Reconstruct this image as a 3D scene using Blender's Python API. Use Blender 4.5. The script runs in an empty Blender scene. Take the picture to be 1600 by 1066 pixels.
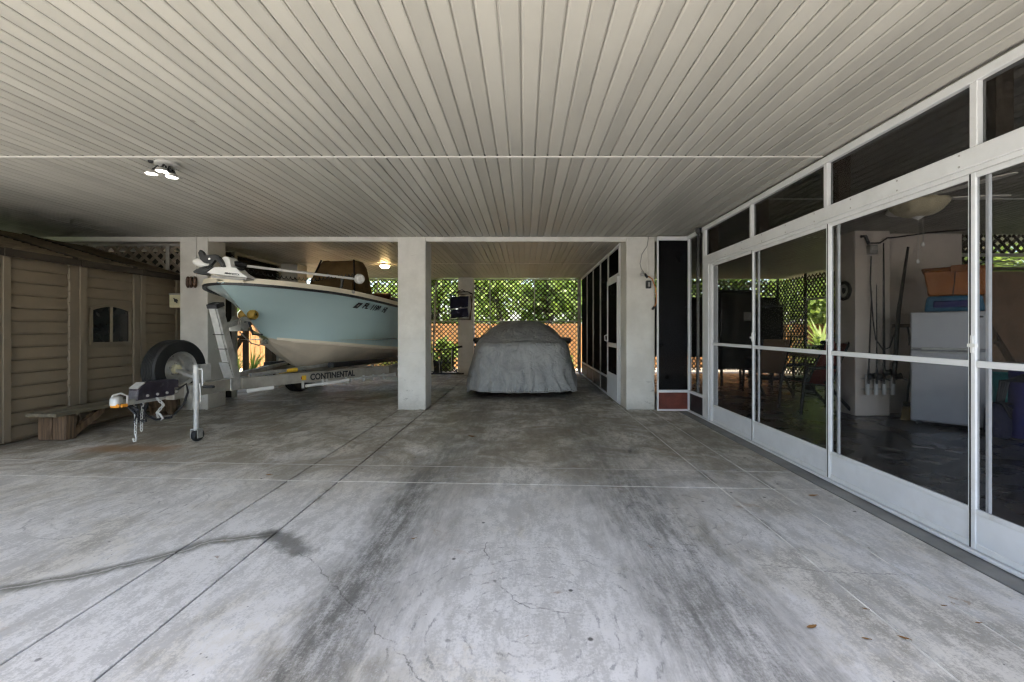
import bpy, bmesh, math, random
import numpy as np
from mathutils import Vector, Matrix, noise
random.seed(7)
R = math.radians
PI = math.pi
sc = bpy.context.scene
C = sc.collection

# ------------------------------------------------------------------ camera, sky, sun, exposure
cam_d = bpy.data.cameras.new('camera')
cam_d.lens = 16.0; cam_d.sensor_width = 36.0
cam_d.shift_x = -20 / 1600; cam_d.shift_y = -18 / 1600
cam_d.clip_end = 2000; cam_d.clip_start = 0.02
cam = bpy.data.objects.new('camera', cam_d); C.objects.link(cam)
cam.location = (0, 0, 1.15); cam.rotation_euler = (R(90), 0, 0)
sc.camera = cam
F, CX, HY, CH = 711.0, 820.0, 515.0, 1.15
def at(px, py, Y): return Vector(((px - CX) * Y / F, Y, CH - (py - HY) * Y / F))
def gnd(px, py):
    Y = CH * F / (py - HY); return ((px - CX) * Y / F, Y)

SUN_EL, SUN_DIR = R(70), Vector((0.38, -0.92, 0)).normalized()
w = bpy.data.worlds.new('World'); sc.world = w; w.use_nodes = True
wn = w.node_tree.nodes; wl = w.node_tree.links; wn.clear()
sky = wn.new('ShaderNodeTexSky'); sky.sky_type = 'NISHITA'; sky.sun_disc = False
sky.dust_density = 2.2; sky.air_density = 1.0; sky.ozone_density = .6; sky.sun_elevation = SUN_EL; sky.sun_rotation = math.atan2(SUN_DIR.x, SUN_DIR.y)
bg = wn.new('ShaderNodeBackground'); bg.inputs[1].default_value = 0.15
wo = wn.new('ShaderNodeOutputWorld'); wl.new(sky.outputs[0], bg.inputs[0]); wl.new(bg.outputs[0], wo.inputs[0])
sd = bpy.data.lights.new('sun', 'SUN'); sd.energy = 4.4; sd.angle = R(0.5); sd.color = (1, .93, .82)
so = bpy.data.objects.new('sun', sd); C.objects.link(so)
sv = Vector((SUN_DIR.x * math.cos(SUN_EL), SUN_DIR.y * math.cos(SUN_EL), math.sin(SUN_EL)))
so.rotation_euler = sv.to_track_quat('Z', 'Y').to_euler(); so.location = (3, -8, 12)
sc.view_settings.view_transform = 'Standard'; sc.view_settings.look = 'None'
sc.view_settings.exposure = 2.08; sc.view_settings.gamma = 1
sc.view_settings.use_curve_mapping = False
try:
    sc.cycles.use_denoising = True
    sc.cycles.max_bounces = 8; sc.cycles.diffuse_bounces = 4; sc.cycles.transparent_max_bounces = 12
    sc.cycles.use_adaptive_sampling = True; sc.cycles.adaptive_threshold = .04; sc.cycles.adaptive_min_samples = 12
    sc.cycles.sample_clamp_indirect = 6; sc.cycles.filter_width = 1.3
except Exception: pass

# ------------------------------------------------------------------ material helpers
class NG:
    def __init__(s, name):
        s.m = bpy.data.materials.new(name); s.m.use_nodes = True
        s.n = s.m.node_tree.nodes; s.l = s.m.node_tree.links; s.n.clear()
        s.out = s.n.new('ShaderNodeOutputMaterial')
        s.b = s.n.new('ShaderNodeBsdfPrincipled'); s.l.new(s.b.outputs[0], s.out.inputs[0])
    def put(s, sock, v):
        if isinstance(v, (int, float)): sock.default_value = v
        elif isinstance(v, (tuple, list)):
            sock.default_value = tuple(v) + ((1,) if len(v) == 3 and len(sock.default_value) == 4 else ())
        else: s.l.new(v, sock)
    def math(s, op, a, b=None, c=None, clamp=False):
        n = s.n.new('ShaderNodeMath'); n.operation = op; n.use_clamp = clamp
        for i, v in enumerate((a, b, c)):
            if v is not None: s.put(n.inputs[i], v)
        return n.outputs[0]
    def pos(s):
        g = s.n.new('ShaderNodeNewGeometry'); return g.outputs['Position']
    def obj(s):
        g = s.n.new('ShaderNodeTexCoord'); return g.outputs['Object']
    def rnd(s):
        return s.n.new('ShaderNodeObjectInfo').outputs['Random']
    def xyz(s, v):
        n = s.n.new('ShaderNodeSeparateXYZ'); s.l.new(v, n.inputs[0]); return n.outputs
    def comb(s, x, y, z=0.0):
        n = s.n.new('ShaderNodeCombineXYZ')
        for i, v in enumerate((x, y, z)): s.put(n.inputs[i], v)
        return n.outputs[0]
    def mapv(s, v, sx=1, sy=1, sz=1, loc=(0, 0, 0), rot=(0, 0, 0)):
        n = s.n.new('ShaderNodeMapping'); s.l.new(v, n.inputs[0])
        n.inputs['Scale'].default_value = (sx, sy, sz); n.inputs['Location'].default_value = loc
        n.inputs['Rotation'].default_value = rot; return n.outputs[0]
    def noise(s, v, scale, detail=4, rough=.55, dist=0, col=False):
        n = s.n.new('ShaderNodeTexNoise'); s.l.new(v, n.inputs['Vector'])
        n.inputs['Scale'].default_value = scale; n.inputs['Detail'].default_value = detail
        n.inputs['Roughness'].default_value = rough; n.inputs['Distortion'].default_value = dist
        return n.outputs['Color' if col else 'Fac']
    def voro(s, v, scale, feat='F1'):
        n = s.n.new('ShaderNodeTexVoronoi'); n.feature = feat; s.l.new(v, n.inputs['Vector']); n.inputs['Scale'].default_value = scale
        return n.outputs['Distance']
    def ss(s, v, a, b):           # smoothstep a..b -> 0..1
        n = s.n.new('ShaderNodeMapRange'); n.interpolation_type = 'SMOOTHSTEP'; s.put(n.inputs[0], v)
        n.inputs[1].default_value = a; n.inputs[2].default_value = b; return n.outputs[0]
    def mix(s, f, a, b, mode='MIX'):
        n = s.n.new('ShaderNodeMix'); n.data_type = 'RGBA'; n.blend_type = mode
        s.put(n.inputs[0], f); s.put(n.inputs[6], a); s.put(n.inputs[7], b); return n.outputs[2]
    def bump(s, h, strength=.3, dist=.01):
        n = s.n.new('ShaderNodeBump'); n.inputs['Strength'].default_value = strength; n.inputs['Distance'].default_value = dist
        s.l.new(h, n.inputs['Height']); s.l.new(n.outputs[0], s.b.inputs['Normal'])
    def fin(s, col=None, rough=None, metal=None, spec=None):
        if col is not None: s.put(s.b.inputs['Base Color'], col)
        if rough is not None: s.put(s.b.inputs['Roughness'], rough)
        if metal is not None: s.put(s.b.inputs['Metallic'], metal)
        if spec is not None: s.put(s.b.inputs['Specular IOR Level'], spec)
        return s.m
def sc3(c, k): return tuple(min(1, x * k) for x in c)
def simple(name, col, rough=.6, metal=0, var=.15, scale=6, bump=0, bscale=60, rnd=0, dirt=None, stretch=(1, 1, 1), spec=None):
    g = NG(name); p = g.mapv(g.obj(), *stretch)
    n = g.noise(p, scale, 5, .6)
    c = g.mix(g.ss(n, .3, .7), sc3(col, 1 - var), sc3(col, 1 + var))
    if dirt:
        d = g.ss(g.noise(p, scale * .6, 6, .7), .52, .75); c = g.mix(g.math('MULTIPLY', d, .6), c, dirt)
    if rnd:
        k = g.math('MULTIPLY_ADD', g.rnd(), 2 * rnd, 1 - rnd); c = g.mix(1.0, c, g.comb(k, k, k), 'MULTIPLY')
    if bump: g.bump(g.noise(p, bscale, 4, .6), bump, .01)
    return g.fin(c, g.math('MULTIPLY_ADD', n, .2, rough - .1), metal, spec)
M = {}
def emit(name, col, st):
    g = NG(name); g.put(g.b.inputs['Base Color'], col); g.put(g.b.inputs['Emission Color'], col); g.b.inputs['Emission Strength'].default_value = st
    return g.m
def wood(name, a, b, scale=1.0, axis='y', rough=.75, rnd=.12):
    g = NG(name); o = g.obj()
    k = {'x': (1, 14, 14), 'y': (14, 1, 14), 'z': (14, 14, 1)}[axis]
    r = g.rnd(); off = g.n.new('ShaderNodeVectorMath'); off.operation = 'ADD'; g.l.new(o, off.inputs[0]); g.l.new(g.comb(g.math('MULTIPLY', r, 37), g.math('MULTIPLY', r, 19), 0.0), off.inputs[1])
    p = g.mapv(off.outputs[0], *[x * scale for x in k])
    n = g.noise(p, 2.2, 6, .65, .6)
    c = g.mix(g.ss(n, .3, .72), a, b)
    k2 = g.math('MULTIPLY_ADD', r, 2 * rnd, 1 - rnd); c = g.mix(1.0, c, g.comb(k2, k2, k2), 'MULTIPLY')
    g.bump(n, .3, .006)
    return g.fin(c, rough)

# ---- concrete floor: cast slabs with tyre marks, a weeping crack, swirls and grime
def concrete():
    g = NG('concrete_floor'); p = g.pos(); x, y, z = g.xyz(p)
    py = g.mapv(p, 1, .48, 1)
    n1 = g.noise(p, .75, 5, .62, .4); n2 = g.noise(py, 4.0, 9, .74, .35); n3 = g.noise(py, 17, 7, .78, .2)
    nf = g.noise(p, 75, 4, .85); brush = g.noise(g.mapv(p, 5, 1.4, 1, rot=(0, 0, R(-24))), 2.6, 8, .78, .3)
    fine = g.math('ADD', g.math('MULTIPLY', g.math('SUBTRACT', n3, .5), .75), g.math('MULTIPLY', g.math('SUBTRACT', nf, .5), .75))
    m = g.math('ADD', g.math('MULTIPLY', n2, .55), g.math('MULTIPLY', brush, .45))
    m = g.ss(g.math('ADD', m, g.math('MULTIPLY', fine, .75)), .41, .58)
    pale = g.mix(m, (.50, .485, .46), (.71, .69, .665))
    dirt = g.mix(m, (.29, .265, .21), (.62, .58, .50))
    # slab pale towards the open end, darker farther in; ragged tide line behind it
    border = g.math('ADD', y, g.math('ADD', g.math('MULTIPLY', g.math('SUBTRACT', n1, .5), 2.6), g.math('ADD', g.math('MULTIPLY', g.math('SUBTRACT', n2, .5), 1.5), g.math('MULTIPLY', fine, 1.6))))
    w1 = g.ss(border, 2.5, 4.6)
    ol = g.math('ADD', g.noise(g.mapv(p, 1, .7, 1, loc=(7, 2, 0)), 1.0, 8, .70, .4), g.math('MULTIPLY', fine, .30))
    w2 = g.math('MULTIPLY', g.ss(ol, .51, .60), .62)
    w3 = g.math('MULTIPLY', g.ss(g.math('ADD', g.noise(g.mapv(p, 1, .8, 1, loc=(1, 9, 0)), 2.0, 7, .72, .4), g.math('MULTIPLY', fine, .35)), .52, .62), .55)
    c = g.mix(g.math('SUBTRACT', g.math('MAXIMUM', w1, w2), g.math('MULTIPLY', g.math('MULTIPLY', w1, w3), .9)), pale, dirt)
    # brown film, patchy, heaviest towards the parking bay
    far = g.ss(g.math('ADD', y, g.math('MULTIPLY', n2, 2.4)), 3.9, 5.4)
    film = g.math('MULTIPLY', g.math('ADD', g.math('MULTIPLY', far, .60), .10), g.ss(g.math('ADD', g.noise(p, 1.6, 8, .72, .8), g.math('MULTIPLY', g.math('SUBTRACT', n3, .5), .3)), .40, .60))
    c = g.mix(film, c, (.20, .165, .11))
    rust = g.ss(g.math('ADD', g.noise(g.mapv(p, 1, 1, 1, loc=(3, 1, 0)), 1.3, 8, .72, .6), g.math('MULTIPLY', g.math('SUBTRACT', n3, .5), .3)), .60, .70)
    c = g.mix(g.math('MULTIPLY', rust, .42), c, (.30, .19, .10))
    # tyre tracks: broad grey rubber dust with fine lengthwise streaks
    wob = g.math('MULTIPLY', g.math('SUBTRACT', g.noise(g.mapv(p, .1, .5, 1), 1.0, 2), .5), .25)
    st = g.noise(g.mapv(p, 14, 1.6, 1), 1.5, 7, .80, .2)
    def track(x0, wd, y0, y1, amt, thr):
        d = g.math('ABSOLUTE', g.math('SUBTRACT', g.math('ADD', x, wob), x0))
        d = g.math('ADD', d, g.math('MULTIPLY', g.math('SUBTRACT', n2, .5), .45))
        t = g.math('SUBTRACT', 1.0, g.ss(d, 0.0, wd))
        k = g.math('ADD', g.math('MULTIPLY', st, .42), g.math('ADD', g.math('MULTIPLY', n3, .38), g.math('MULTIPLY', nf, .4)))
        t = g.math('MULTIPLY', t, g.ss(k, thr, thr + .22))
        t = g.math('MULTIPLY', t, g.math('SUBTRACT', 1.0, g.ss(y, y0, y1)))
        return g.math('MULTIPLY', t, amt)
    for a in ((-.77, .23, 3.0, 5.2, .85, .46), (.86, .42, 3.0, 5.2, .72, .50), (-.62, .45, 9, 11, .5, .48), (.66, .45, 9, 11, .55, .48)):
        c = g.mix(track(*a), c, (.100, .097, .085))
    # grime that has run along the joints
    jd = None
    for jx in (-1.80, -1.41, 1.42, 1.79):
        dj = g.math('ABSOLUTE', g.math('SUBTRACT', x, jx)); jd = dj if jd is None else g.math('MINIMUM', jd, dj)
    jg = g.math('MULTIPLY', g.math('SUBTRACT', 1.0, g.ss(jd, .004, .055)), g.ss(n2, .50, .66))
    c = g.mix(g.math('MULTIPLY', jg, .7), c, (.115, .110, .085))
    # concentric trowel / tyre-turn arcs
    for cx, cy, r0, r1, k in ((.0, 1.75, .12, .85, 34), (.95, 2.75, .1, .55, 30), (-2.6, 2.9, .1, .6, 26)):
        dx = g.math('SUBTRACT', x, cx); dy = g.math('SUBTRACT', y, cy)
        rr = g.math('SQRT', g.math('ADD', g.math('MULTIPLY', dx, dx), g.math('MULTIPLY', dy, dy)))
        rr = g.math('ADD', rr, g.math('MULTIPLY', g.math('SUBTRACT', n2, .5), .18))
        ring = g.ss(g.math('SINE', g.math('MULTIPLY', rr, k * 2.6)), .80, 1.0)
        msk = g.math('MULTIPLY', g.math('SUBTRACT', 1.0, g.ss(rr, r1 * .7, r1)), g.ss(n3, .46, .62))
        c = g.mix(g.math('MULTIPLY', g.math('MULTIPLY', ring, msk), .6), c, (.14, .14, .14))
    # polylines: distance to segments
    wn = g.noise(p, 9, 5, .6, col=True)
    wv = g.n.new('ShaderNodeVectorMath'); wv.operation = 'MULTIPLY_ADD'; g.l.new(wn, wv.inputs[0])
    wv.inputs[1].default_value = (.09, .09, 0); 
    sub = g.n.new('ShaderNodeVectorMath'); sub.operation = 'SUBTRACT'; g.l.new(p, sub.inputs[0]); sub.inputs[1].default_value = (.045, .045, 0)
    g.l.new(sub.outputs[0], wv.inputs[2]); wx, wy, wz = g.xyz(wv.outputs[0])
    def poly(pts):
        best = None
        for (ax, ay), (bx, by) in zip(pts, pts[1:]):
            ux, uy = bx - ax, by - ay; L2 = ux * ux + uy * uy
            px_ = g.math('SUBTRACT', wx, ax); py_ = g.math('SUBTRACT', wy, ay)
            t = g.math('ADD', g.math('MULTIPLY', px_, ux / L2), g.math('MULTIPLY', py_, uy / L2), clamp=True)
            ex = g.math('MULTIPLY_ADD', t, -ux, px_); ey = g.math('MULTIPLY_ADD', t, -uy, py_)
            d = g.math('SQRT', g.math('ADD', g.math('MULTIPLY', ex, ex), g.math('MULTIPLY', ey, ey)))
            best = d if best is None else g.math('MINIMUM', best, d)
        return best
    weep = poly([gnd(-90, 938), gnd(0, 922), gnd(150, 895), gnd(280, 862), gnd(325, 847), gnd(425, 834)])
    c = g.mix(g.math('MULTIPLY', g.math('SUBTRACT', 1.0, g.ss(g.math('ADD', weep, g.math('MULTIPLY', g.math('SUBTRACT', n3, .5), .06)), .008, .07)), .8), c, (.10, .098, .075))
    c = g.mix(g.math('MULTIPLY', g.math('SUBTRACT', 1.0, g.ss(weep, .002, .011)), .8), c, (.48, .46, .42))
    spur = poly([gnd(425, 834), gnd(445, 845), gnd(470, 860)])
    c = g.mix(g.math('MULTIPLY', g.math('SUBTRACT', 1.0, g.ss(g.math('ADD', spur, g.math('MULTIPLY', g.math('SUBTRACT', n3, .5), .12)), .02, .10)), .7), c, (.075, .072, .060))
    for pts in ([gnd(470, 862), gnd(505, 895), gnd(570, 960), gnd(610, 1005), gnd(640, 1040), gnd(665, 1066)],
                [gnd(760, 848), gnd(762, 880)], [gnd(776, 905), gnd(800, 935), gnd(830, 950), gnd(900, 958)],
                [gnd(1180, 880), gnd(1300, 895), gnd(1420, 897)]):
        cr = poly(pts)
        f = g.math('MULTIPLY', g.math('SUBTRACT', 1.0, g.ss(cr, .001, .005)), g.ss(n3, .40, .55))
        c = g.mix(g.math('MULTIPLY', f, .62), c, (.06, .056, .05))
    # spots
    v = g.voro(p, 5.5); sp = g.math('SUBTRACT', 1.0, g.ss(v, .035, .075)); sp = g.math('MULTIPLY', sp, g.ss(n1, .47, .52))
    c = g.mix(g.math('MULTIPLY', sp, .85), c, (.03, .028, .025))
    v2 = g.voro(p, 19); s2 = g.math('MULTIPLY', g.math('SUBTRACT', 1.0, g.ss(v2, .05, .10)), g.ss(n2, .54, .60))
    c = g.mix(g.math('MULTIPLY', s2, .8), c, (.05, .046, .04))
    pit = g.math('MULTIPLY', g.ss(nf, .62, .70), g.ss(n2, .46, .60)); c = g.mix(g.math('MULTIPLY', pit, .45), c, (.11, .105, .09))
    bst = g.ss(g.math('ADD', g.noise(g.mapv(p, 1, 1, 1, loc=(11, 4, 0)), 3.0, 6, .7, .5), g.math('MULTIPLY', fine, .2)), .665, .70); c = g.mix(g.math('MULTIPLY', bst, .6), c, (.20, .115, .05))
    # orange sand under the coupler
    sa = poly([gnd(150, 701), gnd(255, 701)])
    c = g.mix(g.math('MULTIPLY', g.math('SUBTRACT', 1.0, g.ss(g.math('ADD', sa, g.math('MULTIPLY', n3, .2)), .12, .32)), .7), c, (.34, .19, .085))
    g.bump(g.math('ADD', g.math('MULTIPLY', nf, .5), n3), .16, .006)
    return g.fin(c, g.math('MULTIPLY_ADD', n2, .45, .36), 0, .35)
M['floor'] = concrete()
def vinyl(name, col):
    g = NG(name); p = g.pos(); n = g.noise(g.mapv(p, 1.2, .5, 1), 1.3, 5, .6)
    c = g.mix(g.ss(n, .35, .7), sc3(col, .90), col)
    st = g.ss(g.noise(g.mapv(p, 18, .8, 1), 1.2, 5, .65), .60, .8)
    c = g.mix(g.math('MULTIPLY', st, .30), c, sc3(col, .60))
    ws = g.ss(g.math('ADD', g.noise(g.mapv(p, 1, .6, 1, loc=(5, 3, 0)), .9, 6, .65, .6), g.math('MULTIPLY', st, .06)), .62, .72); c = g.mix(g.math('MULTIPLY', ws, .32), c, sc3(col, .55) if True else col)
    sp = g.math('MULTIPLY', g.math('SUBTRACT', 1.0, g.ss(g.voro(g.mapv(p, 1, .6, 1), 3.1), .02, .05)), g.ss(n, .5, .56)); c = g.mix(g.math('MULTIPLY', sp, .6), c, (.12, .09, .06))
    k = g.math('MULTIPLY_ADD', g.rnd(), .20, .90); c = g.mix(1.0, c, g.comb(k, k, k), 'MULTIPLY')
    g.bump(g.noise(g.mapv(p, 60, 2, 1), 3, 3), .05, .003)
    return g.fin(c, .42, 0, .45)
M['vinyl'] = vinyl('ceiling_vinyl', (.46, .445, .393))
M['vinyl_shaded'] = vinyl('shaded_ceiling_vinyl', (.30, .285, .25))  # same vinyl as the main ceiling, the room's dimness put into its colour
M['vinyl_trim'] = simple('trim_vinyl', (.68, .66, .61), .45, var=.06)
M['dark'] = simple('dark_void', (.012, .011, .010), .9, var=.1)
M['strip'] = simple('edge_strip', (.22, .213, .20), .7, var=.2, scale=3, dirt=(.1, .09, .08))  # strip along the screen wall, darker than the slabs
M['filler'] = simple('joint_filler', (.66, .64, .59), .8, var=.3, scale=5, dirt=(.18, .165, .14))
M['filler_dark'] = simple('joint_dark', (.02, .02, .02), .9)
def paint_block():
    g = NG('painted_block'); p = g.pos(); x, y, z = g.xyz(p)
    n = g.noise(p, 2.2, 6, .65); n2 = g.noise(p, 28, 5, .7)
    c = g.mix(g.ss(n, .35, .7), (.62, .595, .54), (.74, .715, .66))
    chip = g.math('MULTIPLY', g.ss(g.noise(g.mapv(p, 1, 1, 2.4), 9, 7, .78), .60, .64), g.math('SUBTRACT', 1.0, g.ss(z, .0, .75)))
    c = g.mix(g.math('MULTIPLY', chip, .7), c, (.16, .14, .12))
    sc_ = g.math('MULTIPLY', g.ss(g.noise(g.mapv(p, 3, 3, 40), 2, 5, .7), .62, .7), g.ss(n, .5, .65))
    c = g.mix(g.math('MULTIPLY', sc_, .35), c, (.30, .27, .23))
    f = g.math('FRACT', g.math('DIVIDE', z, .203)); j = g.ss(g.math('ABSOLUTE', g.math('SUBTRACT', f, .5)), .46, .49)
    sp = g.math('MULTIPLY', g.math('SUBTRACT', 1.0, g.ss(g.math('ADD', z, g.math('MULTIPLY', n2, .25)), .12, .32)), .45); c = g.mix(sp, c, (.33, .31, .26))
    g.bump(g.math('ADD', g.math('MULTIPLY', n2, .8), g.math('MULTIPLY', j, -.35)), .35, .006)
    return g.fin(c, .62)
M['block'] = paint_block()
M['alu'] = simple('white_aluminium', (.74, .745, .75), .38, var=.05, scale=3, dirt=(.50, .49, .46), spec=.5)
M['alu_kick'] = simple('white_kick_plate', (.72, .73, .755), .42, var=.06, scale=2.5, dirt=(.55, .54, .53))
def screen(name, t, col, gloss=.02, rough=.25):
    m = bpy.data.materials.new(name); m.use_nodes = True; n = m.node_tree.nodes; l = m.node_tree.links; n.clear()
    out = n.new('ShaderNodeOutputMaterial'); tr = n.new('ShaderNodeBsdfTransparent'); df = n.new('ShaderNodeBsdfDiffuse'); gl = n.new('ShaderNodeBsdfGlossy')
    tr.inputs[0].default_value = (1, 1, 1, 1); df.inputs[0].default_value = (*col, 1); gl.inputs['Roughness'].default_value = rough
    tc = n.new('ShaderNodeTexCoord'); nz = n.new('ShaderNodeTexNoise'); nz.inputs['Scale'].default_value = 3; l.new(tc.outputs['Object'], nz.inputs['Vector'])
    mr = n.new('ShaderNodeMapRange'); mr.inputs[3].default_value = t - .04; mr.inputs[4].default_value = t + .04; l.new(nz.outputs[0], mr.inputs[0])
    a = n.new('ShaderNodeMixShader'); l.new(mr.outputs[0], a.inputs[0]); l.new(df.outputs[0], a.inputs[1]); l.new(tr.outputs[0], a.inputs[2])
    b = n.new('ShaderNodeMixShader'); b.inputs[0].default_value = gloss; l.new(a.outputs[0], b.inputs[1]); l.new(gl.outputs[0], b.inputs[2])
    l.new(b.outputs[0], out.inputs[0]); return m
M['screen'] = screen('tinted_screen', .72, (.024, .022, .020), .012, .3)
M['screen_dark'] = screen('transom_screen', .50, (.022, .020, .018), .015, .3)  # denser copy of the door screen, imitates the dim ceiling behind it
M['black_screen'] = screen('dense_black_screen', .06, (.006, .006, .007), .012, .4)
M['shed'] = simple('shed_resin', (.215, .168, .112), .55, var=.08, scale=4, bump=.15, bscale=40)
M['shed_trim'] = simple('shed_trim', (.205, .163, .112), .5, var=.06)
M['shed_roof'] = simple('shed_roof_resin', (.050, .040, .030), .75, var=.2, spec=.2)
M['shed_course'] = simple('shed_roof_course', (.17, .128, .082), .7, var=.25, scale=8)
M['shed_glass'] = simple('shed_window_glass', (.02, .019, .017), .15, var=.1)
M['bench'] = wood('bench_board', (.12, .10, .065), (.26, .225, .155), 1)
M['bench_leg'] = wood('bench_leg_wood', (.06, .038, .022), (.20, .125, .07), 1, 'z')
M['lattice'] = simple('lattice_brown', (.060, .048, .036), .8, var=.2, rnd=.15)
M['lattice_grey'] = simple('lattice_taupe', (.28, .235, .185), .8, var=.2, rnd=.15)
M['post_white'] = simple('post_grey_white', (.42, .40, .36), .6, var=.1)
M['darkboard'] = wood('dark_board', (.012, .010, .008), (.035, .026, .018), 1, 'z')
M['brownwood'] = wood('brown_post', (.06, .04, .025), (.12, .085, .055), 1, 'z')
M['fence'] = wood('cedar_fence', (.28, .125, .040), (.52, .28, .11), 1, 'z', rnd=.22)
M['galv'] = simple('galvanised', (.46, .45, .42), .42, .65, var=.22, scale=8)
M['galv_pale'] = simple('galvanised_pale', (.52, .515, .49), .45, .35, var=.12, scale=12)
M['tongue'] = simple('trailer_channel', (.36, .335, .285), .45, .45, var=.18, scale=5)
M['rubber'] = simple('tyre_rubber', (.009, .009, .009), .6, var=.2, bump=.2)
M['black'] = simple('black_plastic', (.018, .018, .020), .45, var=.15)
M['housing'] = simple('worn_black_paint', (.030, .024, .034), .4, .2, var=.3, scale=14, dirt=(.16, .15, .16))
M['blackm'] = simple('black_metal', (.025, .024, .024), .5, .3, var=.2)
M['white'] = simple('white_plastic', (.74, .73, .70), .4, var=.05)
M['yellow'] = simple('yellow_plastic', (.62, .37, .02), .5, var=.15)
M['ochre'] = simple('ochre_rubber', (.26, .16, .02), .6, var=.2)
M['orange'] = simple('orange_paint', (.75, .28, .01), .45, var=.1)
M['strap'] = simple('strap_green', (.30, .31, .16), .8, var=.2)
def hullmat():
    g = NG('hull_gelcoat'); n = g.noise(g.obj(), 1.2, 4)
    c = g.mix(n, (.37, .50, .51), (.43, .555, .56)); g.put(g.b.inputs['Coat Weight'], .5); g.put(g.b.inputs['Coat Roughness'], .08)
    ox, oy, oz = g.xyz(g.obj()); sm = g.math('MULTIPLY', g.ss(g.noise(g.mapv(g.obj(), 3, 3, .6), 3, 6, .7), .5, .75), g.math('SUBTRACT', 1.0, g.ss(oz, .85, 1.2))); c = g.mix(g.math('MULTIPLY', sm, .45), c, (.34, .33, .26))
    return g.fin(c, .34)
M['hull'] = hullmat()
M['cream'] = simple('cream_gelcoat', (.70, .63, .49), .35, var=.06, scale=2)
M['cream_low'] = simple('cream_bottom', (.62, .535, .42), .45, var=.10, scale=3)
M['canvas'] = simple('tan_canvas', (.16, .098, .040), .85, var=.2, scale=5, bump=.2, bscale=20)
M['vinylseat'] = simple('brown_vinyl_seat', (.075, .024, .013), .5, var=.2)
def coverm():
    g = NG('car_cover_fabric'); p = g.obj(); x, y, z = g.xyz(p)
    n = g.noise(p, 5, 6, .65); n2 = g.noise(g.mapv(p, 4, 1, .8), 3, 5, .7)
    c = g.mix(g.ss(n, .35, .7), (.28, .285, .282), (.37, .372, .366))
    c = g.mix(g.math('MULTIPLY', g.ss(n2, .48, .7), .5), c, (.45, .44, .425))
    rg = g.math('ABSOLUTE', g.math('SUBTRACT', g.noise(g.mapv(p, 1.0, 1, 1.3, rot=(0, R(35), 0)), 2.6, 3, .5, 1.8), .5))
    g.bump(g.math('ADD', g.math('MULTIPLY', g.ss(rg, .0, .10), .5), g.math('MULTIPLY', g.noise(g.mapv(p, 1.5, 1, .6), 5, 4, .55, .8), .8)), .38, .05)
    return g.fin(c, .7, 0, .3)
M['cover'] = coverm()
M['navy'] = simple('navy_canvas', (.012, .014, .045), .85, var=.2)
M['chrome'] = simple('chrome', (.7, .7, .7), .2, .9, var=.05)
M['roomfloor'] = simple('room_floor_paint', (.062, .060, .060), .28, var=.25, scale=2.5)
M['roomwall'] = simple('room_wall_paint', (.66, .57, .50), .7, var=.07, scale=2, bump=.15, bscale=30)
M['steel'] = simple('fridge_steel', (.40, .405, .435), .34, .45, var=.05, scale=2)
M['tote_o'] = simple('orange_tote', (.40, .125, .02), .5, var=.1)
M['tote_lid'] = simple('dark_orange_lid', (.26, .085, .02), .5, var=.1)
M['tote_b'] = simple('blue_tote', (.03, .15, .27), .5, var=.1)
M['straw'] = simple('broom_straw', (.34, .22, .07), .85, var=.3, scale=30)
M['red'] = simple('red_sling', (.28, .055, .038), .7, var=.2)
M['rust'] = simple('rust_red_panel', (.16, .035, .022), .6, var=.25)
M['fan'] = simple('fan_blade', (.80, .77, .70), .55, var=.08)
M['bowl'] = simple('fan_bowl', (.52, .45, .30), .35, var=.12)
M['teal'] = simple('teal_plastic', (.03, .28, .27), .5, var=.1)
M['blue'] = simple('blue_nylon', (.03, .03, .16), .6, var=.15)
M['brown_panel'] = simple('brown_wall_panel', (.26, .16, .10), .75, var=.12)
M['copper'] = simple('bronze_bracket', (.10, .05, .028), .5, .3, var=.3, scale=30)
M['wire_o'] = simple('orange_cord', (.50, .19, .05), .6)
M['grey'] = simple('grey_plastic', (.30, .29, .27), .5, var=.1)
M['boxcream'] = simple('cream_box', (.60, .55, .36), .5, var=.15, scale=10)
def leafm(name, a, b, tr=.25):
    g = NG(name); n = g.noise(g.pos(), 2.2, 4, .7); c = g.mix(g.ss(n, .3, .7), a, b)
    g.fin(c, .55)
    t = g.n.new('ShaderNodeBsdfTranslucent'); g.l.new(g.mix(.5, c, (.20, .30, .02)), t.inputs[0])
    mx = g.n.new('ShaderNodeMixShader'); mx.inputs[0].default_value = tr
    g.l.new(g.b.outputs[0], mx.inputs[1]); g.l.new(t.outputs[0], mx.inputs[2]); g.l.new(mx.outputs[0], g.out.inputs[0]); return g.m
M['leaf'] = leafm('leaf_green', (.14, .22, .045), (.33, .42, .12), .45)
M['leaf2'] = leafm('leaf_dark', (.09, .155, .035), (.24, .32, .09), .4)
M['leaf3'] = leafm('leaf_lime', (.23, .33, .06), (.44, .52, .17), .5)
M['bark'] = simple('bark', (.10, .085, .065), .9, var=.3, scale=12, bump=.5, bscale=30)
M['grass'] = simple('grass_ground', (.075, .105, .035), .95, var=.4, scale=2, dirt=(.20, .16, .10))
M['drive'] = simple('driveway_concrete', (.27, .265, .26), .85, var=.15, scale=1.5)
M['deadleaf'] = simple('dead_leaf', (.26, .13, .04), .8, var=.3, scale=30, rnd=.35)
M['sand'] = simple('bounce_ground', (.46, .40, .31), .95, var=.2, scale=3)  # bright tone, meant to bounce sunlight under the roof
M['stucco'] = simple('house_stucco', (.58, .55, .49), .85, var=.06)

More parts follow.
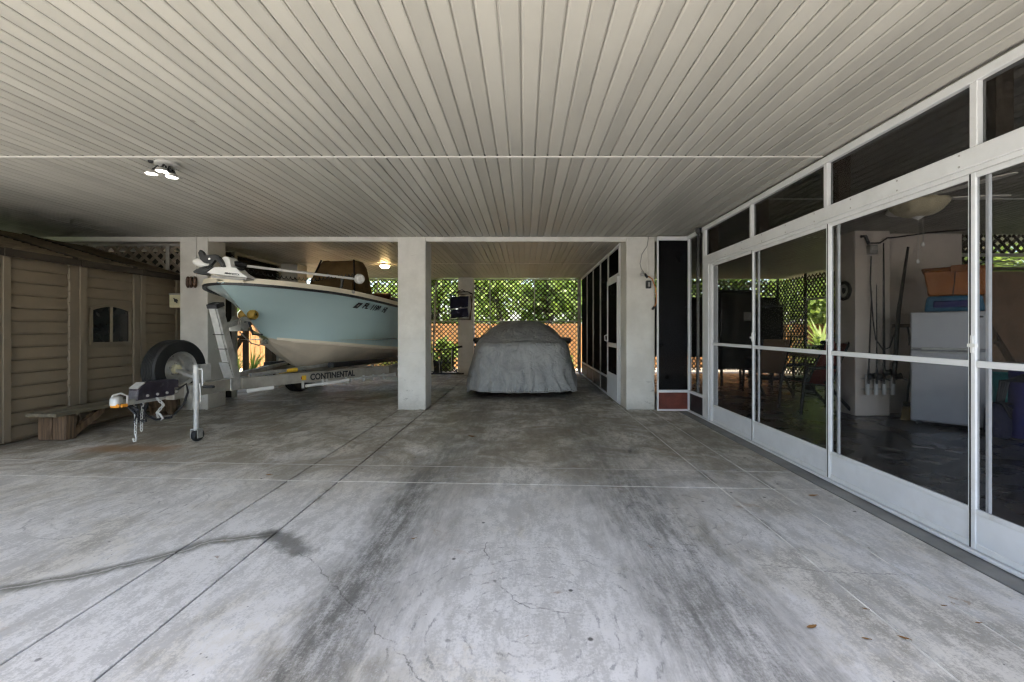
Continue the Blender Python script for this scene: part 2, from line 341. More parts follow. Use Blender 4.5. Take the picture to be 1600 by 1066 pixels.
# ------------------------------------------------------------------ mesh helpers
WM = {}
class MB:
    def __init__(s): s.v = []; s.f = []
    def add(s, vs, fs):
        o = len(s.v); s.v += [Vector(p) for p in vs]; s.f += [tuple(i + o for i in f) for f in fs]; return s
    def box(s, x0, x1, y0, y1, z0, z1):
        x0, x1 = min(x0, x1), max(x0, x1); y0, y1 = min(y0, y1), max(y0, y1); z0, z1 = min(z0, z1), max(z0, z1)
        return s.add([(x0, y0, z0), (x1, y0, z0), (x1, y1, z0), (x0, y1, z0), (x0, y0, z1), (x1, y0, z1), (x1, y1, z1), (x0, y1, z1)],
                     [(0, 3, 2, 1), (4, 5, 6, 7), (0, 1, 5, 4), (1, 2, 6, 5), (2, 3, 7, 6), (3, 0, 4, 7)])
    def bar(s, p, q, w, h, up=(0, 0, 1)):
        p = Vector(p); q = Vector(q); d = (q - p).normalized(); u = Vector(up)
        if abs(d.dot(u)) > .99: u = Vector((0, 1, 0))
        a = d.cross(u).normalized(); b = a.cross(d).normalized(); a *= w / 2; b *= h / 2
        vs = [p - a - b, p + a - b, p + a + b, p - a + b, q - a - b, q + a - b, q + a + b, q - a + b]
        return s.add(vs, [(0, 1, 2, 3), (7, 6, 5, 4), (1, 0, 4, 5), (2, 1, 5, 6), (3, 2, 6, 7), (0, 3, 7, 4)])
    def tube(s, pts, r, n=8, caps=True):
        pts = [Vector(p) for p in pts]; rs = r if isinstance(r, (list, tuple)) else [r] * len(pts)
        rings = []; prev = None
        for i, p in enumerate(pts):
            d = (pts[min(i + 1, len(pts) - 1)] - pts[max(i - 1, 0)]).normalized()
            if prev is None:
                u = Vector((0, 0, 1)) if abs(d.z) < .9 else Vector((1, 0, 0)); a = d.cross(u).normalized()
            else: a = (prev - d * prev.dot(d)).normalized()
            prev = a; b = d.cross(a)
            rings.append([p + (a * math.cos(2 * PI * k / n) + b * math.sin(2 * PI * k / n)) * rs[i] for k in range(n)])
        vs = [v for rg in rings for v in rg]; fs = []
        for i in range(len(pts) - 1):
            for k in range(n):
                k2 = (k + 1) % n; fs.append((i * n + k, i * n + k2, (i + 1) * n + k2, (i + 1) * n + k))
        if caps: fs.append(tuple(range(n - 1, -1, -1))); fs.append(tuple((len(pts) - 1) * n + k for k in range(n)))
        return s.add(vs, fs)
    def lathe(s, prof, c, axis='z', n=24):     # prof: (radius, height along axis)
        c = Vector(c); ax = {'x': Vector((1, 0, 0)), 'y': Vector((0, 1, 0)), 'z': Vector((0, 0, 1))}[axis] if isinstance(axis, str) else Vector(axis).normalized()
        u = Vector((0, 0, 1)) if abs(ax.z) < .9 else Vector((1, 0, 0)); a = ax.cross(u).normalized(); b = ax.cross(a)
        vs = []; fs = []
        for r, h in prof:
            for k in range(n): vs.append(c + ax * h + (a * math.cos(2 * PI * k / n) + b * math.sin(2 * PI * k / n)) * r)
        for i in range(len(prof) - 1):
            for k in range(n):
                k2 = (k + 1) % n; fs.append((i * n + k, (i + 1) * n + k, (i + 1) * n + k2, i * n + k2))
        return s.add(vs, fs)
    def prism(s, poly, d):                    # planar polygon extruded by vector d
        d = Vector(d); n = len(poly); vs = [Vector(p) for p in poly] + [Vector(p) + d for p in poly]
        fs = [tuple(range(n - 1, -1, -1)), tuple(range(n, 2 * n))] + [(i, (i + 1) % n, n + (i + 1) % n, n + i) for i in range(n)]
        return s.add(vs, fs)
    def mesh(s, name, smooth=False, bevel=0, seg=1):
        me = bpy.data.meshes.new(name); me.from_pydata([tuple(v) for v in s.v], [], s.f)
        bm = bmesh.new(); bm.from_mesh(me)
        bmesh.ops.recalc_face_normals(bm, faces=bm.faces)
        if bevel:
            es = [e for e in bm.edges if len(e.link_faces) == 2 and e.calc_face_angle(0) > .6]
            bmesh.ops.bevel(bm, geom=es, offset=bevel, segments=seg, profile=.5, affect='EDGES', clamp_overlap=True)
        bm.to_mesh(me); bm.free()
        if smooth:
            me.polygons.foreach_set('use_smooth', [True] * len(me.polygons))
            try: me.set_sharp_from_angle(angle=R(40))
            except Exception: pass
        return me
    def build(s, name, mat, parent=None, smooth=False, bevel=0, seg=1, local=False):
        if parent is not None and not local:
            inv = WM.get(parent, Matrix()).inverted(); s.v = [inv @ v for v in s.v]
        return link(name, s.mesh(name, smooth, bevel, seg), mat, parent)
def link(name, me, mat, parent=None, loc=None):
    if mat is not None and not me.materials: me.materials.append(M[mat] if isinstance(mat, str) else mat)
    o = bpy.data.objects.new(name, me); C.objects.link(o)
    if parent is not None: o.parent = parent; WM[o] = WM.get(parent, Matrix())
    else: WM[o] = Matrix()
    if loc is not None: o.location = loc
    return o
def thing(name, label, cat, loc=(0, 0, 0), rotz=0, group=None):
    o = bpy.data.objects.new(name, None); C.objects.link(o); o.empty_display_size = .1
    o.location = loc; o.rotation_euler = (0, 0, rotz); o['label'] = label; o['category'] = cat
    if group: o['group'] = group
    WM[o] = Matrix.Translation(Vector(loc)) @ Matrix.Rotation(rotz, 4, 'Z'); return o
def tag(o, label, cat, group=None):
    o['label'] = label; o['category'] = cat
    if group: o['group'] = group
    return o
def struct(o): o['kind'] = 'structure'; return o
def B(x0, x1, y0, y1, z0, z1): return MB().box(x0, x1, y0, y1, z0, z1)
def text_mesh(s, size, width=None, shear=0.0):
    cu = bpy.data.curves.new('txt', 'FONT'); cu.body = s; cu.size = size; cu.extrude = .0008; cu.shear = shear; cu.offset = size * .035
    o = bpy.data.objects.new('txt', cu); C.objects.link(o); bpy.context.view_layer.update()
    me = bpy.data.meshes.new_from_object(o.evaluated_get(bpy.context.evaluated_depsgraph_get()))
    bpy.data.objects.remove(o); bpy.data.curves.remove(cu)
    xs = [v.co.x for v in me.vertices]; x0, x1 = min(xs), max(xs); k = (width / (x1 - x0)) if width else 1
    for v in me.vertices: v.co.x = (v.co.x - x0) * k
    return me
def put_text(name, s, size, width, o, xd, yd, mat, parent, shear=0.0):
    me = text_mesh(s, size, width, shear); o = Vector(o); xd = Vector(xd).normalized(); yd = Vector(yd); yd = (yd - xd * yd.dot(xd)).normalized(); zd = xd.cross(yd)
    mt = Matrix((xd, yd, zd)).transposed().to_4x4(); mt.translation = o
    mt = WM.get(parent, Matrix()).inverted() @ mt
    me.transform(mt); me.materials.clear(); return link(name, me, mat, parent)

# ------------------------------------------------------------------ ground, driveway, slabs
H = 2.48; HB = 2.47; YB = 11.7; YC = 6.54
struct(B(-60, 60, -60, 80, -.5, -.07).build('ground', 'grass'))
struct(B(-11.5, 9.5, -30, -3.0, -.3, -.012).build('driveway', 'drive'))
struct(B(-14, 9.5, 12.03, 14.19, -.3, -.062).build('bounce_strip', 'sand'))  # pale ground added to bounce sun into the back bay
struct(B(-14, -9.02, -2.98, 12.0, -.3, -.060).build('bounce_yard', 'sand'))  # pale ground added at the left, also to bounce sun inward
struct(B(7.62, 10.5, -2.98, 12.0, -.3, -.061).build('side_path', 'sand'))
floor = struct(B(-9.0, 2.36, -2.98, 12.0, -.3, -.010).build('floor', 'filler_dark'))
xl = [-9.0, -5.6, -1.80, -1.41, 1.42, 1.79, 2.165, 2.36]
def cr1(x): return 3.785 - .053 * x
def cr2(x): return 3.375 - .053 * x
yl = [lambda x: -2.98, cr2, cr1, lambda x: 7.35, lambda x: 12.0]
gp = .0055
for i in range(len(xl) - 1):
    a, b = xl[i] + (.007 if i == 6 else gp), xl[i + 1] - (.007 if i == 5 else gp)
    js = [(0, 4)] if i >= 6 else [(j, j + 1) for j in range(4)]
    for j, k in js:
        ya, yb = yl[j], yl[k]
        pts = [(a, ya(a) + gp), (b, ya(b) + gp), (b, yb(b) - gp), (a, yb(a) - gp)]
        dz = random.uniform(-.001, .001)
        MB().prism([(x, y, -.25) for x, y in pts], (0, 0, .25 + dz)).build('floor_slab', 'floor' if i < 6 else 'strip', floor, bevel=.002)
for x in (1.42, 1.79):
    B(x - .0045, x + .0045, -2.9, 7.3, -.012, -.0016).build('joint_filler', 'filler', floor)
for f in (cr1, cr2):
    MB().prism([(-8.9, f(-8.9) - .0055, -.012), (2.15, f(2.15) - .0055, -.012), (2.15, f(2.15) + .0055, -.012), (-8.9, f(-8.9) + .0055, -.012)], (0, 0, .0110)).build('joint_filler', 'filler', floor)
struct(B(2.362, 7.6, -2.98, 12.0, -.3, -.004).build('room_floor', 'roomfloor'))

# ------------------------------------------------------------------ ceilings made of grooved planks
PW = .0962
def plank_mesh(L, mat='vinyl'):
    d = .0136
    p = [(0, d), (.004, d), (.0045, .0045), (.014, 0), (PW - .010, 0), (PW - .003, .004), (PW - .0025, d), (PW, d)]
    vs = [(x, 0, z) for x, z in p] + [(x, L, z) for x, z in p]; n = len(p)
    me = bpy.data.meshes.new('ceiling_plank'); me.from_pydata(vs, [], [(i, n + i, n + i + 1, i + 1) for i in range(n - 1)]); me.materials.append(M[mat]); return me
def planks(parent, x0, x1, y0, y1, z, mat='vinyl'):
    me = plank_mesh(y1 - y0, mat); n = int(math.ceil((x1 - x0) / PW - .02))
    for k in range(n):
        o = link('ceiling_plank', me, None, parent, (x1 - (k + 1) * PW, y0, z + random.uniform(-.0006, .0006))); o.rotation_euler.y = random.gauss(0, .007)
upper = struct(B(-8.7, 7.7, .15, 12.1, 2.52, 2.98).build('upper_floor', 'stucco'))
YF = .12; YJ = 3.50
ceil1 = struct(B(-8.66, 2.33, YF + .05, YC, H + .014, 2.519).build('ceiling', 'vinyl_trim'))
planks(ceil1, -8.64, 2.29, YF + .05, YJ - .012, H); planks(ceil1, -8.64, 2.29, YJ + .012, YC, H)
B(-8.64, 2.29, YJ - .017, YJ + .017, H - .007, H - .0012).build('joint_trim', 'vinyl_trim', ceil1, bevel=.002)
B(-8.64, 2.29, YJ - .0118, YJ + .0118, H + .0002, H + .0136).build('joint_shade_strip', 'dark', ceil1)  # solid dark strip, paints the shade of the cavity at the groove ends
ceil2 = struct(B(-8.66, 1.50, YC + .06, YB + .1, HB + .014, 2.519).build('ceiling_parking_bay', 'vinyl_trim'))
planks(ceil2, -8.64, 1.44, YC + .06, 9.1, HB); planks(ceil2, -8.64, 1.44, 9.13, YB, HB)
B(-8.64, 1.44, 9.095, 9.135, HB - .005, HB + .012).build('joint_trim', 'vinyl_trim', ceil2)
ceil3 = struct(B(2.34, 7.55, YF + .05, 12.0, HB + .014, 2.519).build('ceiling_screen_room', 'vinyl_trim'))
planks(ceil3, 2.36, 7.5, YF + .05, 6.5, HB, 'vinyl_shaded'); 
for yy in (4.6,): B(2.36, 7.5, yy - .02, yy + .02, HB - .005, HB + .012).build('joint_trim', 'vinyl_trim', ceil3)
planks(ceil3, 1.52, 7.5, 6.53, 11.9, HB, 'vinyl_shaded')
# beam trim between the columns
struct(B(-8.64, 2.30, YC, YC + .055, 2.415, H + .013).build('beam_trim', 'vinyl_trim', bevel=.004))
struct(B(-8.64, 2.29, YC - .014, YC - .001, 2.462, H - .002).build('beam_channel', 'vinyl_trim', bevel=.002))

# ------------------------------------------------------------------ columns
def column(x0, y0, label, wdt=.40, z1=2.466):
    o = thing('concrete_column', label, 'column', (x0 + wdt / 2, y0 + wdt / 2, 0), group=None)
    B(x0, x0 + wdt, y0, y0 + wdt, .004, z1).build('shaft', 'block', o, bevel=.012, seg=2)
    m = MB(); random.seed(int(abs(x0 * 100)))
    for s in range(26):      # lumps of grout skirting the foot
        t = random.uniform(0, wdt); r = random.uniform(.008, .02)
        m.lathe([(r, 0), (r * .8, r * .5), (.001, r * .8)], (x0 + t, y0 - .002, .0), 'z', 6)
    m.build('grout', 'block', o); return o
YCf = YC - .02
col0 = column(-4.944, YCf, 'painted block column behind the boat bow, beside the shed')
col1 = column(-1.821, YCf, 'painted block column standing between the boat and the covered car')
col2 = column(1.455, YCf, 'painted block column with hanging wires beside the black screen', .41)
column(-4.944, 9.1, 'painted block column seen above the boat deck at the left')
column(-1.69, YB - .2, 'painted block column against the back lattice with the chair hung on it', .385)

# wires and fittings on the right column
o = thing('wall_floodlight', 'small round floodlight and outlet box with dangling wires on column', 'lamp', (1.70, 6.50, 1.9))
MB().tube([at(1012, 369, 6.50), at(1013, 372, 6.49), at(1011, 385, 6.48), at(1003, 397, 6.47), at(1000, 412, 6.47), at(1002, 420, 6.48), at(1006, 426, 6.50)], .006, 6).build('wire', 'grey', o, True)
MB().bar(at(1012, 368, 6.505), at(1012, 428, 6.505), .014, .012, (0, 1, 0)).build('conduit', 'vinyl_trim', o)
MB().lathe([(.001, 0), (.03, .0), (.034, .03), (.028, .06), (.028, .075)], at(1004, 429, 6.47), (-.4, -.9, -.1), 16).build('lamp_head', 'white', o, True)
MB().lathe([(.022, .076), (.001, .077)], at(1004, 429, 6.47), (-.4, -.9, -.1), 16).build('lens', 'grey', o)
MB().tube([at(1007, 428, 6.49), at(1012, 434, 6.48)], .018, 8).build('bracket', 'black', o)
p = at(1012.5, 445, 6.51)
B(p.x - .034, p.x + .034, 6.46, 6.519, p.z - .055, p.z + .055).build('outlet_box', 'black', o, bevel=.006)
B(p.x - .012, p.x + .014, 6.452, 6.459, p.z - .032, p.z + .03).build('outlet_cover', 'grey', o)
MB().tube([at(1013, 432, 6.47), at(1019, 436, 6.46), at(1024, 450, 6.45), at(1026, 465, 6.45), at(1025, 475, 6.46), at(1021, 482, 6.47)], .008, 6).build('cord', 'wire_o', o, True)
MB().tube([at(1023, 479, 6.465), at(1019, 484, 6.475)], .016, 8).build('plug', 'black', o)
# bracket, conduit and box on the left column
o = thing('hose_bracket', 'small brown metal bracket on the front of left column', 'bracket', at(300, 441, 6.5))
for dx in (-6, -1, 5):
    MB().tube([at(300 + dx, 434, 6.50), at(299 + dx, 437, 6.455), at(299 + dx, 445, 6.455), at(300 + dx, 448, 6.50)], .022, 6).build('hook', 'copper', o, True)
B(at(294, 0, 6.5).x, at(307, 0, 6.5).x, 6.495, 6.519, 1.15 + 68 * 6.5 / 711, 1.15 + 80 * 6.5 / 711).build('plate', 'copper', o)
o = thing('hanging_cord', 'thin white cord hanging down the front of left column', 'cord', at(306, 430, 6.5))
MB().tube([at(306, 368, 6.507), at(306.3, 400, 6.505), at(306, 440, 6.507)], .006, 6).build('cord', 'white', o, True)
MB().tube([at(304, 402, 6.505), at(308, 402, 6.505)], .007, 6).build('clip', 'white', o)
o = thing('timer_box', 'cream timer box with a dark dial beside the left column', 'timer box', (-5.04, 6.6, 1.45))
B(-5.12, -4.946, 6.55, 6.68, 1.465, 1.672).build('housing', 'boxcream', o, bevel=.008)
MB().lathe([(.001, .012), (.022, .012), (.026, 0)], (-5.02, 6.55, 1.565), (0, -1, 0), 12).build('dial', 'black', o)
MB().bar((-5.05, 6.545, 1.60), (-5.0, 6.545, 1.53), .012, .01, (0, 1, 0)).build('pointer', 'black', o)
B(-5.12, -4.946, 6.545, 6.55, 1.648, 1.67).build('lid_seam', 'grey', o)

# ------------------------------------------------------------------ right: white aluminium screen wall
XW = 2.31
def fy(px): return XW * F / (px - CX)
posts = [(5.845, 5.79), (4.605, 4.56), (3.455, 3.41), (2.35, 2.305), (1.25, 1.205), (.18, .14)]
sw = thing('screen_wall', 'white aluminium frame of the screen wall along the right side', 'screen wall', (XW, 3.0, 0))
B(XW - .02, XW + .05, .14, 5.845, 1.985, 2.085).build('header', 'alu', sw, bevel=.004)
B(XW - .012, XW + .046, .14, 5.845, 1.955, 1.9845).build('door_track', 'alu', sw, bevel=.003)
B(XW - .02, XW + .05, .14, 6.40, 2.415, 2.466).build('top_rail', 'alu', sw, bevel=.003)
B(XW - .03, XW + .06, .14, 6.40, .0045, .022).build('sill_track', 'alu', sw, bevel=.003)
B(XW - .02, XW + .05, 5.60, 5.845, .0225, 1.9545).build('jamb', 'alu', sw, bevel=.004)
B(XW - .03, XW - .0205, 5.66, 5.70, .0225, 1.9545).build('jamb_rib', 'alu', sw)
m_ = MB()
for k in range(14):
    yy = .4 + k * .4
    for zz in (2.005, 2.065): m_.lathe([(.006, 0), (.005, .003), (.001, .0035)], (XW - .02, yy, zz), (-1, 0, 0), 8)
m_.build('screws', 'galv', sw)
tpanes = []
for k, (a, b) in enumerate(posts):
    a2, b2 = a + (.04 if k in (1, 2) else 0), b + (.04 if k in (1, 2) else 0)
    B(XW - .018, XW + .03, b2 + .002, a2 - .002, 2.0855, 2.4145).build('transom_post', 'alu', sw, bevel=.003)
    B(XW + .055, XW + .145, b2 - .02, b2 + .07, 2.09, 2.465).build('stud', 'brownwood', sw)
    if k: B(XW + .010, XW + .014, a2, tpanes[-1], 2.086, 2.414).build('transom_pane', 'screen_dark', sw)
    tpanes.append(b2)
# narrow fixed light at the far end
B(XW - .015, XW + .03, 6.385, 6.42, .0225, 2.414).build('corner_post', 'alu', sw, bevel=.003)
B(XW - .018, XW + .03, 5.846, 5.872, .0225, 2.414).build('end_post', 'alu', sw, bevel=.003)
B(XW - .012, XW + .028, 5.873, 6.384, .262, .30).build('rail', 'alu', sw, bevel=.003)
B(XW + .008, XW + .012, 5.872, 6.385, .30, 2.414).build('pane', 'screen', sw)
B(XW + .004, XW + .012, 5.872, 6.385, .023, .262).build('lower_panel', 'black', sw)
B(XW + .02, XW + .05, 6.15, 6.19, .30, 2.414).build('inner_stile', 'grey', sw)
# sliding door panels
def panel(ya, yb, xo, label, handle=True):      # ya far, yb near
    o = thing('sliding_screen_door', label, 'screen door', (XW + xo, (ya + yb) / 2, .03), group=None)
    x0, x1 = XW + xo - .012, XW + xo + .012; st = .026
    B(x0, x1, ya - st, ya, .026, 1.953).build('stile', 'alu', o, bevel=.003)
    B(x0, x1, yb, yb + st + .008, .026, 1.953).build('stile', 'alu', o, bevel=.003)
    ia, ib = ya - st - .0005, yb + st + .0085
    B(x0 + .001, x1 - .001, ib, ia, .026, .060).build('bottom_rail', 'alu', o, bevel=.003)
    B(x0 + .001, x1 - .001, ib, ia, .208, .234).build('kick_rail', 'alu', o, bevel=.003)
    B(x0 + .005, x1 - .006, ib, ia, .0605, .2075).build('kick_plate', 'alu_kick', o)
    B(x0 + .001, x1 - .001, ib, ia, .957, .990).build('middle_rail', 'alu', o, bevel=.003)
    B(x0 + .001, x1 - .001, ib, ia, 1.925, 1.953).build('head_rail', 'alu', o, bevel=.003)
    B(x0 + .010, x0 + .013, ib, ia, .2345, .9565).build('pane', 'screen', o)
    B(x0 + .010, x0 + .013, ib, ia, .9905, 1.9245).build('pane', 'screen', o)
    if handle:
        h = B(x0 - .010, x0 - .0005, ya - .022, ya - .006, 1.03, 1.12).build('handle', 'white', o, bevel=.002)
        B(x0 - .026, x0 - .0105, ya - .05, ya - .008, 1.06, 1.078).build('latch', 'white', h)
    # spare stile of the track behind
    B(x1 + .012, x1 + .03, ya - .058, ya - .040, .026, 1.953).build('track_stile', 'alu', o, bevel=.002)
    return o
panel(5.60, 4.585, .002, 'white framed screen sliding door farthest along the right wall', False)
panel(4.600, 3.435, -.002, 'white framed screen sliding door with the patio chair behind it')
panel(3.450, 2.330, .002, 'white framed screen sliding door with the fridge behind it')
panel(2.345, 1.235, -.002, 'white framed screen sliding door nearest the camera at the right edge')
panel(1.245, .18, .002, 'white framed screen sliding door beside the camera')
for k in range(1, 4):
    a = posts[k][0]
    B(XW - .016, XW - .0145, a - .0075, a - .0005, .03, 1.95).build('gap_strip', 'dark', sw)
# dome camera at the top corner
o = thing('security_camera', 'small black dome camera at the top corner of screen wall', 'camera', (2.27, 5.93, 2.40))
MB().lathe([(.001, .04), (.045, .04), (.045, .015), (.04, .0), (.035, -.02), (.02, -.035), (.001, -.04)], (2.265, 5.93, 2.425), 'z', 20).build('dome', 'black', o, True)
MB().tube([(2.265, 5.93, 2.405), (2.29, 5.90, 2.37)], .02, 8).build('lens', 'blackm', o)
# black screen between column and corner
bs = thing('black_screen_panel', 'tall black mesh panel above a rust red board beside the column', 'screen panel', (2.08, 6.41, 0))
x0, x1 = 1.866, 2.294
B(x0, x1, 6.405, 6.44, 2.405, 2.4615).build('top_rail', 'alu', bs, bevel=.003)
B(x0, x0 + .02, 6.405, 6.44, .03, 2.4045).build('stile', 'alu', bs, bevel=.002)
B(x0 + .0205, x1, 6.405, 6.44, .262, .30).build('middle_rail', 'alu', bs, bevel=.003)
B(x0, x1, 6.40, 6.45, .005, .029).build('bottom_rail', 'alu', bs, bevel=.003)
B(x0 + .0205, x1, 6.42, 6.425, .3005, 2.404).build('mesh_pane', 'black_screen', bs)
B(x0 + .0205, x1, 6.415, 6.43, .0295, .2615).build('lower_board', 'rust', bs)
B(2.24, 2.262, 6.41, 6.414, .03, .26).build('trim', 'rust', bs)

# side wall of the parking bay: black screens, rails and a screen door
X2 = 1.46
bw = thing('bay_screen_wall', 'row of black mesh screens along the right of parking bay', 'screen wall', (X2, 9.5, 0))
B(X2 - .02, X2 + .04, 6.93, YB, 2.425, 2.468).build('top_rail', 'alu', bw)
ys = [7.93, 8.75, 9.68, 10.62, YB]
for a, b in zip(ys, ys[1:]):
    B(X2 + .008, X2 + .013, a + .022, b, .335, 2.424).build('mesh_pane', 'black_screen', bw)
    B(X2 + .004, X2 + .012, a + .022, b, .03, .30).build('lower_panel', 'black', bw)
    B(X2 - .012, X2 + .03, a + .0225, b, .3005, .3345).build('rail', 'alu', bw)
    B(X2 - .016, X2 + .034, a, a + .022, .03, 2.4245).build('post', 'post_white', bw)
B(X2 - .016, X2 + .034, 6.93, YB, .005, .0295).build('sill', 'alu', bw)
B(X2 - .012, X2 + .03, 7.02, 7.925, 1.985, 2.03).build('door_header', 'alu', bw)
B(X2 + .008, X2 + .013, 7.0, 7.925, 2.031, 2.424).build('mesh_pane', 'black_screen', bw)
B(X2 - .016, X2 + .034, 6.935, 7.02, .03, 2.4245).build('post', 'alu', bw)
sdn = thing('screen_door', 'white framed screen door with kick plate behind the right column', 'door', (X2, 7.47, .03))
B(X2 - .03, X2 - .005, 7.03, 7.09, .03, 1.98).build('stile', 'alu', sdn); B(X2 - .03, X2 - .005, 7.86, 7.92, .03, 1.98).build('stile', 'alu', sdn)
for z0, z1 in ((1.90, 1.98), (.86, .93)): B(X2 - .029, X2 - .006, 7.0905, 7.8595, z0, z1).build('rail', 'alu', sdn)
B(X2 - .028, X2 - .008, 7.0905, 7.8595, .03, .43).build('kick_plate', 'alu_kick', sdn)
B(X2 - .018, X2 - .014, 7.0905, 7.8595, .931, 1.899).build('mesh_pane', 'black_screen', sdn); B(X2 - .018, X2 - .014, 7.0905, 7.8595, .431, .859).build('mesh_pane', 'black_screen', sdn)
MB().tube([(X2 - .03, 7.89, .95), (X2 - .07, 7.89, .96), (X2 - .075, 7.89, 1.04), (X2 - .03, 7.89, 1.06)], .009, 8).build('handle', 'white', sdn, True)

# ------------------------------------------------------------------ lattice
def clip_seg(u0, u1, z0, z1, c, sgn):       # line z = sgn*u + c clipped to rectangle
    pts = []
    for u in (u0, u1):
        z = sgn * u + c
        if z0 - 1e-6 <= z <= z1 + 1e-6: pts.append((u, z))
    for z in (z0, z1):
        u = (z - c) / sgn
        if u0 + 1e-6 < u < u1 - 1e-6: pts.append((u, z))
    return pts[:2] if len(pts) >= 2 else None
def slats(parent, fn, nrm, u0, u1, z0, z1, pitch, wd, th, mat, joined=None):
    for sgn in (1, -1):
        lo, hi = (z0 - u1, z1 - u0) if sgn == 1 else (z0 + u0, z1 + u1)
        c = math.floor(lo / pitch) * pitch
        while c < hi:
            s = clip_seg(u0, u1, z0, z1, c, sgn); c += pitch
            if not s: continue
            (a, b), (d, e) = s
            if math.hypot(d - a, e - b) < .05: continue
            off = Vector(nrm) * (th * .52 * sgn)
            if joined is not None: joined.bar(fn(a, b) + off, fn(d, e) + off, wd, th, nrm)
            else: MB().bar(fn(a, b) + off, fn(d, e) + off, wd, th, nrm).build('slat', mat, parent)
def lattice_y(name, label, Y, u0, u1, rows, pitch=.116, wd=.025, mat='lattice', posts=(), group=None, fm='post_white', pw=.03):
    o = thing(name, label, 'lattice', ((u0 + u1) / 2, Y, 0))
    if group: o['group'] = group
    for z0, z1 in rows: slats(o, lambda u, z: Vector((u, Y, z)), (0, 1, 0), u0, u1, z0, z1, pitch, wd, .008, mat)
    for z0, z1 in rows: B(u0, u1, Y - .03, Y - .012, z1 - .005, z1 + .03).build('rail', fm, o)
    for x in posts: B(x - pw / 2, x + pw / 2, Y - .045, Y - .0305, rows[0][0], rows[-1][1] + .03).build('post', fm, o)
    return o
rows = [(.06, 1.345), (1.385, 2.43)]
lattice_y('lattice_panel', 'brown lattice bay at the back, nearest the dark screens on the right', YB, .25, 1.40, rows, posts=(.25, 1.37))
lattice_y('lattice_panel', 'brown lattice bay at the back directly behind the covered car', YB, -.905, .245, rows, posts=(-.89,))
lattice_y('lattice_panel', 'narrow brown lattice strip between back column and covered car roof', YB, -1.30, -.91, rows)
lattice_y('lattice_panel', 'brown lattice bay behind the wheeled cart, left of back column', YB, -2.65, -1.70, rows)
lattice_y('lattice_panel', 'brown lattice bay behind the boat seat', YB, -4.9, -2.66, rows, posts=(-3.78, -2.75))
lattice_y('lattice_panel', 'taupe lattice above the shed roof, beside the left column', 6.93, -5.42, -4.95, [(.05, 1.2), (1.24, 2.42)], .168, .045, 'lattice_grey', posts=(-5.41,), fm='post_white', pw=.05)
lattice_y('lattice_panel', 'taupe lattice above the middle of the shed roof', 6.93, -6.62, -5.43, [(1.24, 2.42)], .168, .045, 'lattice_grey', posts=(-6.58,), fm='post_white', pw=.05)
lattice_y('lattice_panel', 'dark lattice behind the shed roof at the far left', 6.93, -8.6, -6.64, [(1.24, 2.42)], .168, .045, 'lattice', posts=())
struct(B(1.385, 1.435, YB - .07, YB + .02, .01, 2.465).build('corner_post', 'post_white'))

# left side of the bay: dark louvred transom, posts
lw = thing('louvre_transom', 'dark louvred panels high on the left side behind the boat', 'louvre', (-4.9, 8, 1.9))
for a, b in ((6.93, 7.65), (7.72, 9.08)):
    z = 1.93
    while z < 2.40:
        MB().bar((-4.90, a, z + .02), (-4.90, b, z + .02), .045, .008, (.6, 0, .8)).build('slat', 'dark', lw); z += .048
    B(-4.95, -4.93, a, b, 1.9, 2.42).build('backing', 'dark', lw)
for y in (6.93, 7.65, 9.03): B(-4.93, -4.87, y, y + .065, .01, 2.462).build('post', 'post_white', lw)
B(-4.93, -4.87, 7.716, 9.029, 2.41, 2.46).build('rail', 'post_white', lw)
dw = thing('board_wall', 'dark weathered board wall behind the lattice over the shed', 'board wall', (-6.8, 7.7, 0))
for k in range(19):
    xx = -8.6 + k * .192
    B(xx, xx + random.choice((.185, .188, .165)), 7.70, 7.725, .0, 2.464 - random.choice((0, 0, .0, .12))).build('board', 'darkboard', dw)
fr = thing('timber_frame', 'dark brown timber post with diagonal braces beyond the winch', 'timber frame', (-5.9, 9.7, 0))
y = 9.7
B(at(379, 0, y).x, at(385, 0, y).x, y, y + .09, -.07, 2.3).build('post', 'brownwood', fr)
MB().bar(at(382, 522, y + .04), at(364, 552, y + .04), .07, .07).build('brace', 'brownwood', fr)
MB().bar(at(372, 512, y + .04), at(360, 532, y + .04), .06, .06).build('brace', 'brownwood', fr)
B(at(340, 0, y).x, at(430, 0, y).x, y + .01, y + .08, 1.24, 1.34).build('beam', 'brownwood', fr)
B(at(345, 0, y).x, at(379, 0, y).x, y + .02, y + .07, .96, 1.02).build('beam', 'black', fr)
pn = thing('board_screen', 'dark brown vertical board screen behind the boat keel', 'board screen', (-5.1, 9.6, 0))
for k in range(9):
    xx = at(415, 0, 9.6).x + k * .135
    B(xx, xx + (.105 if k % 2 else .12), 9.58, 9.62, -.05, 1.52).build('board', 'brownwood' if k < 3 or k % 2 else 'lattice_grey', pn)

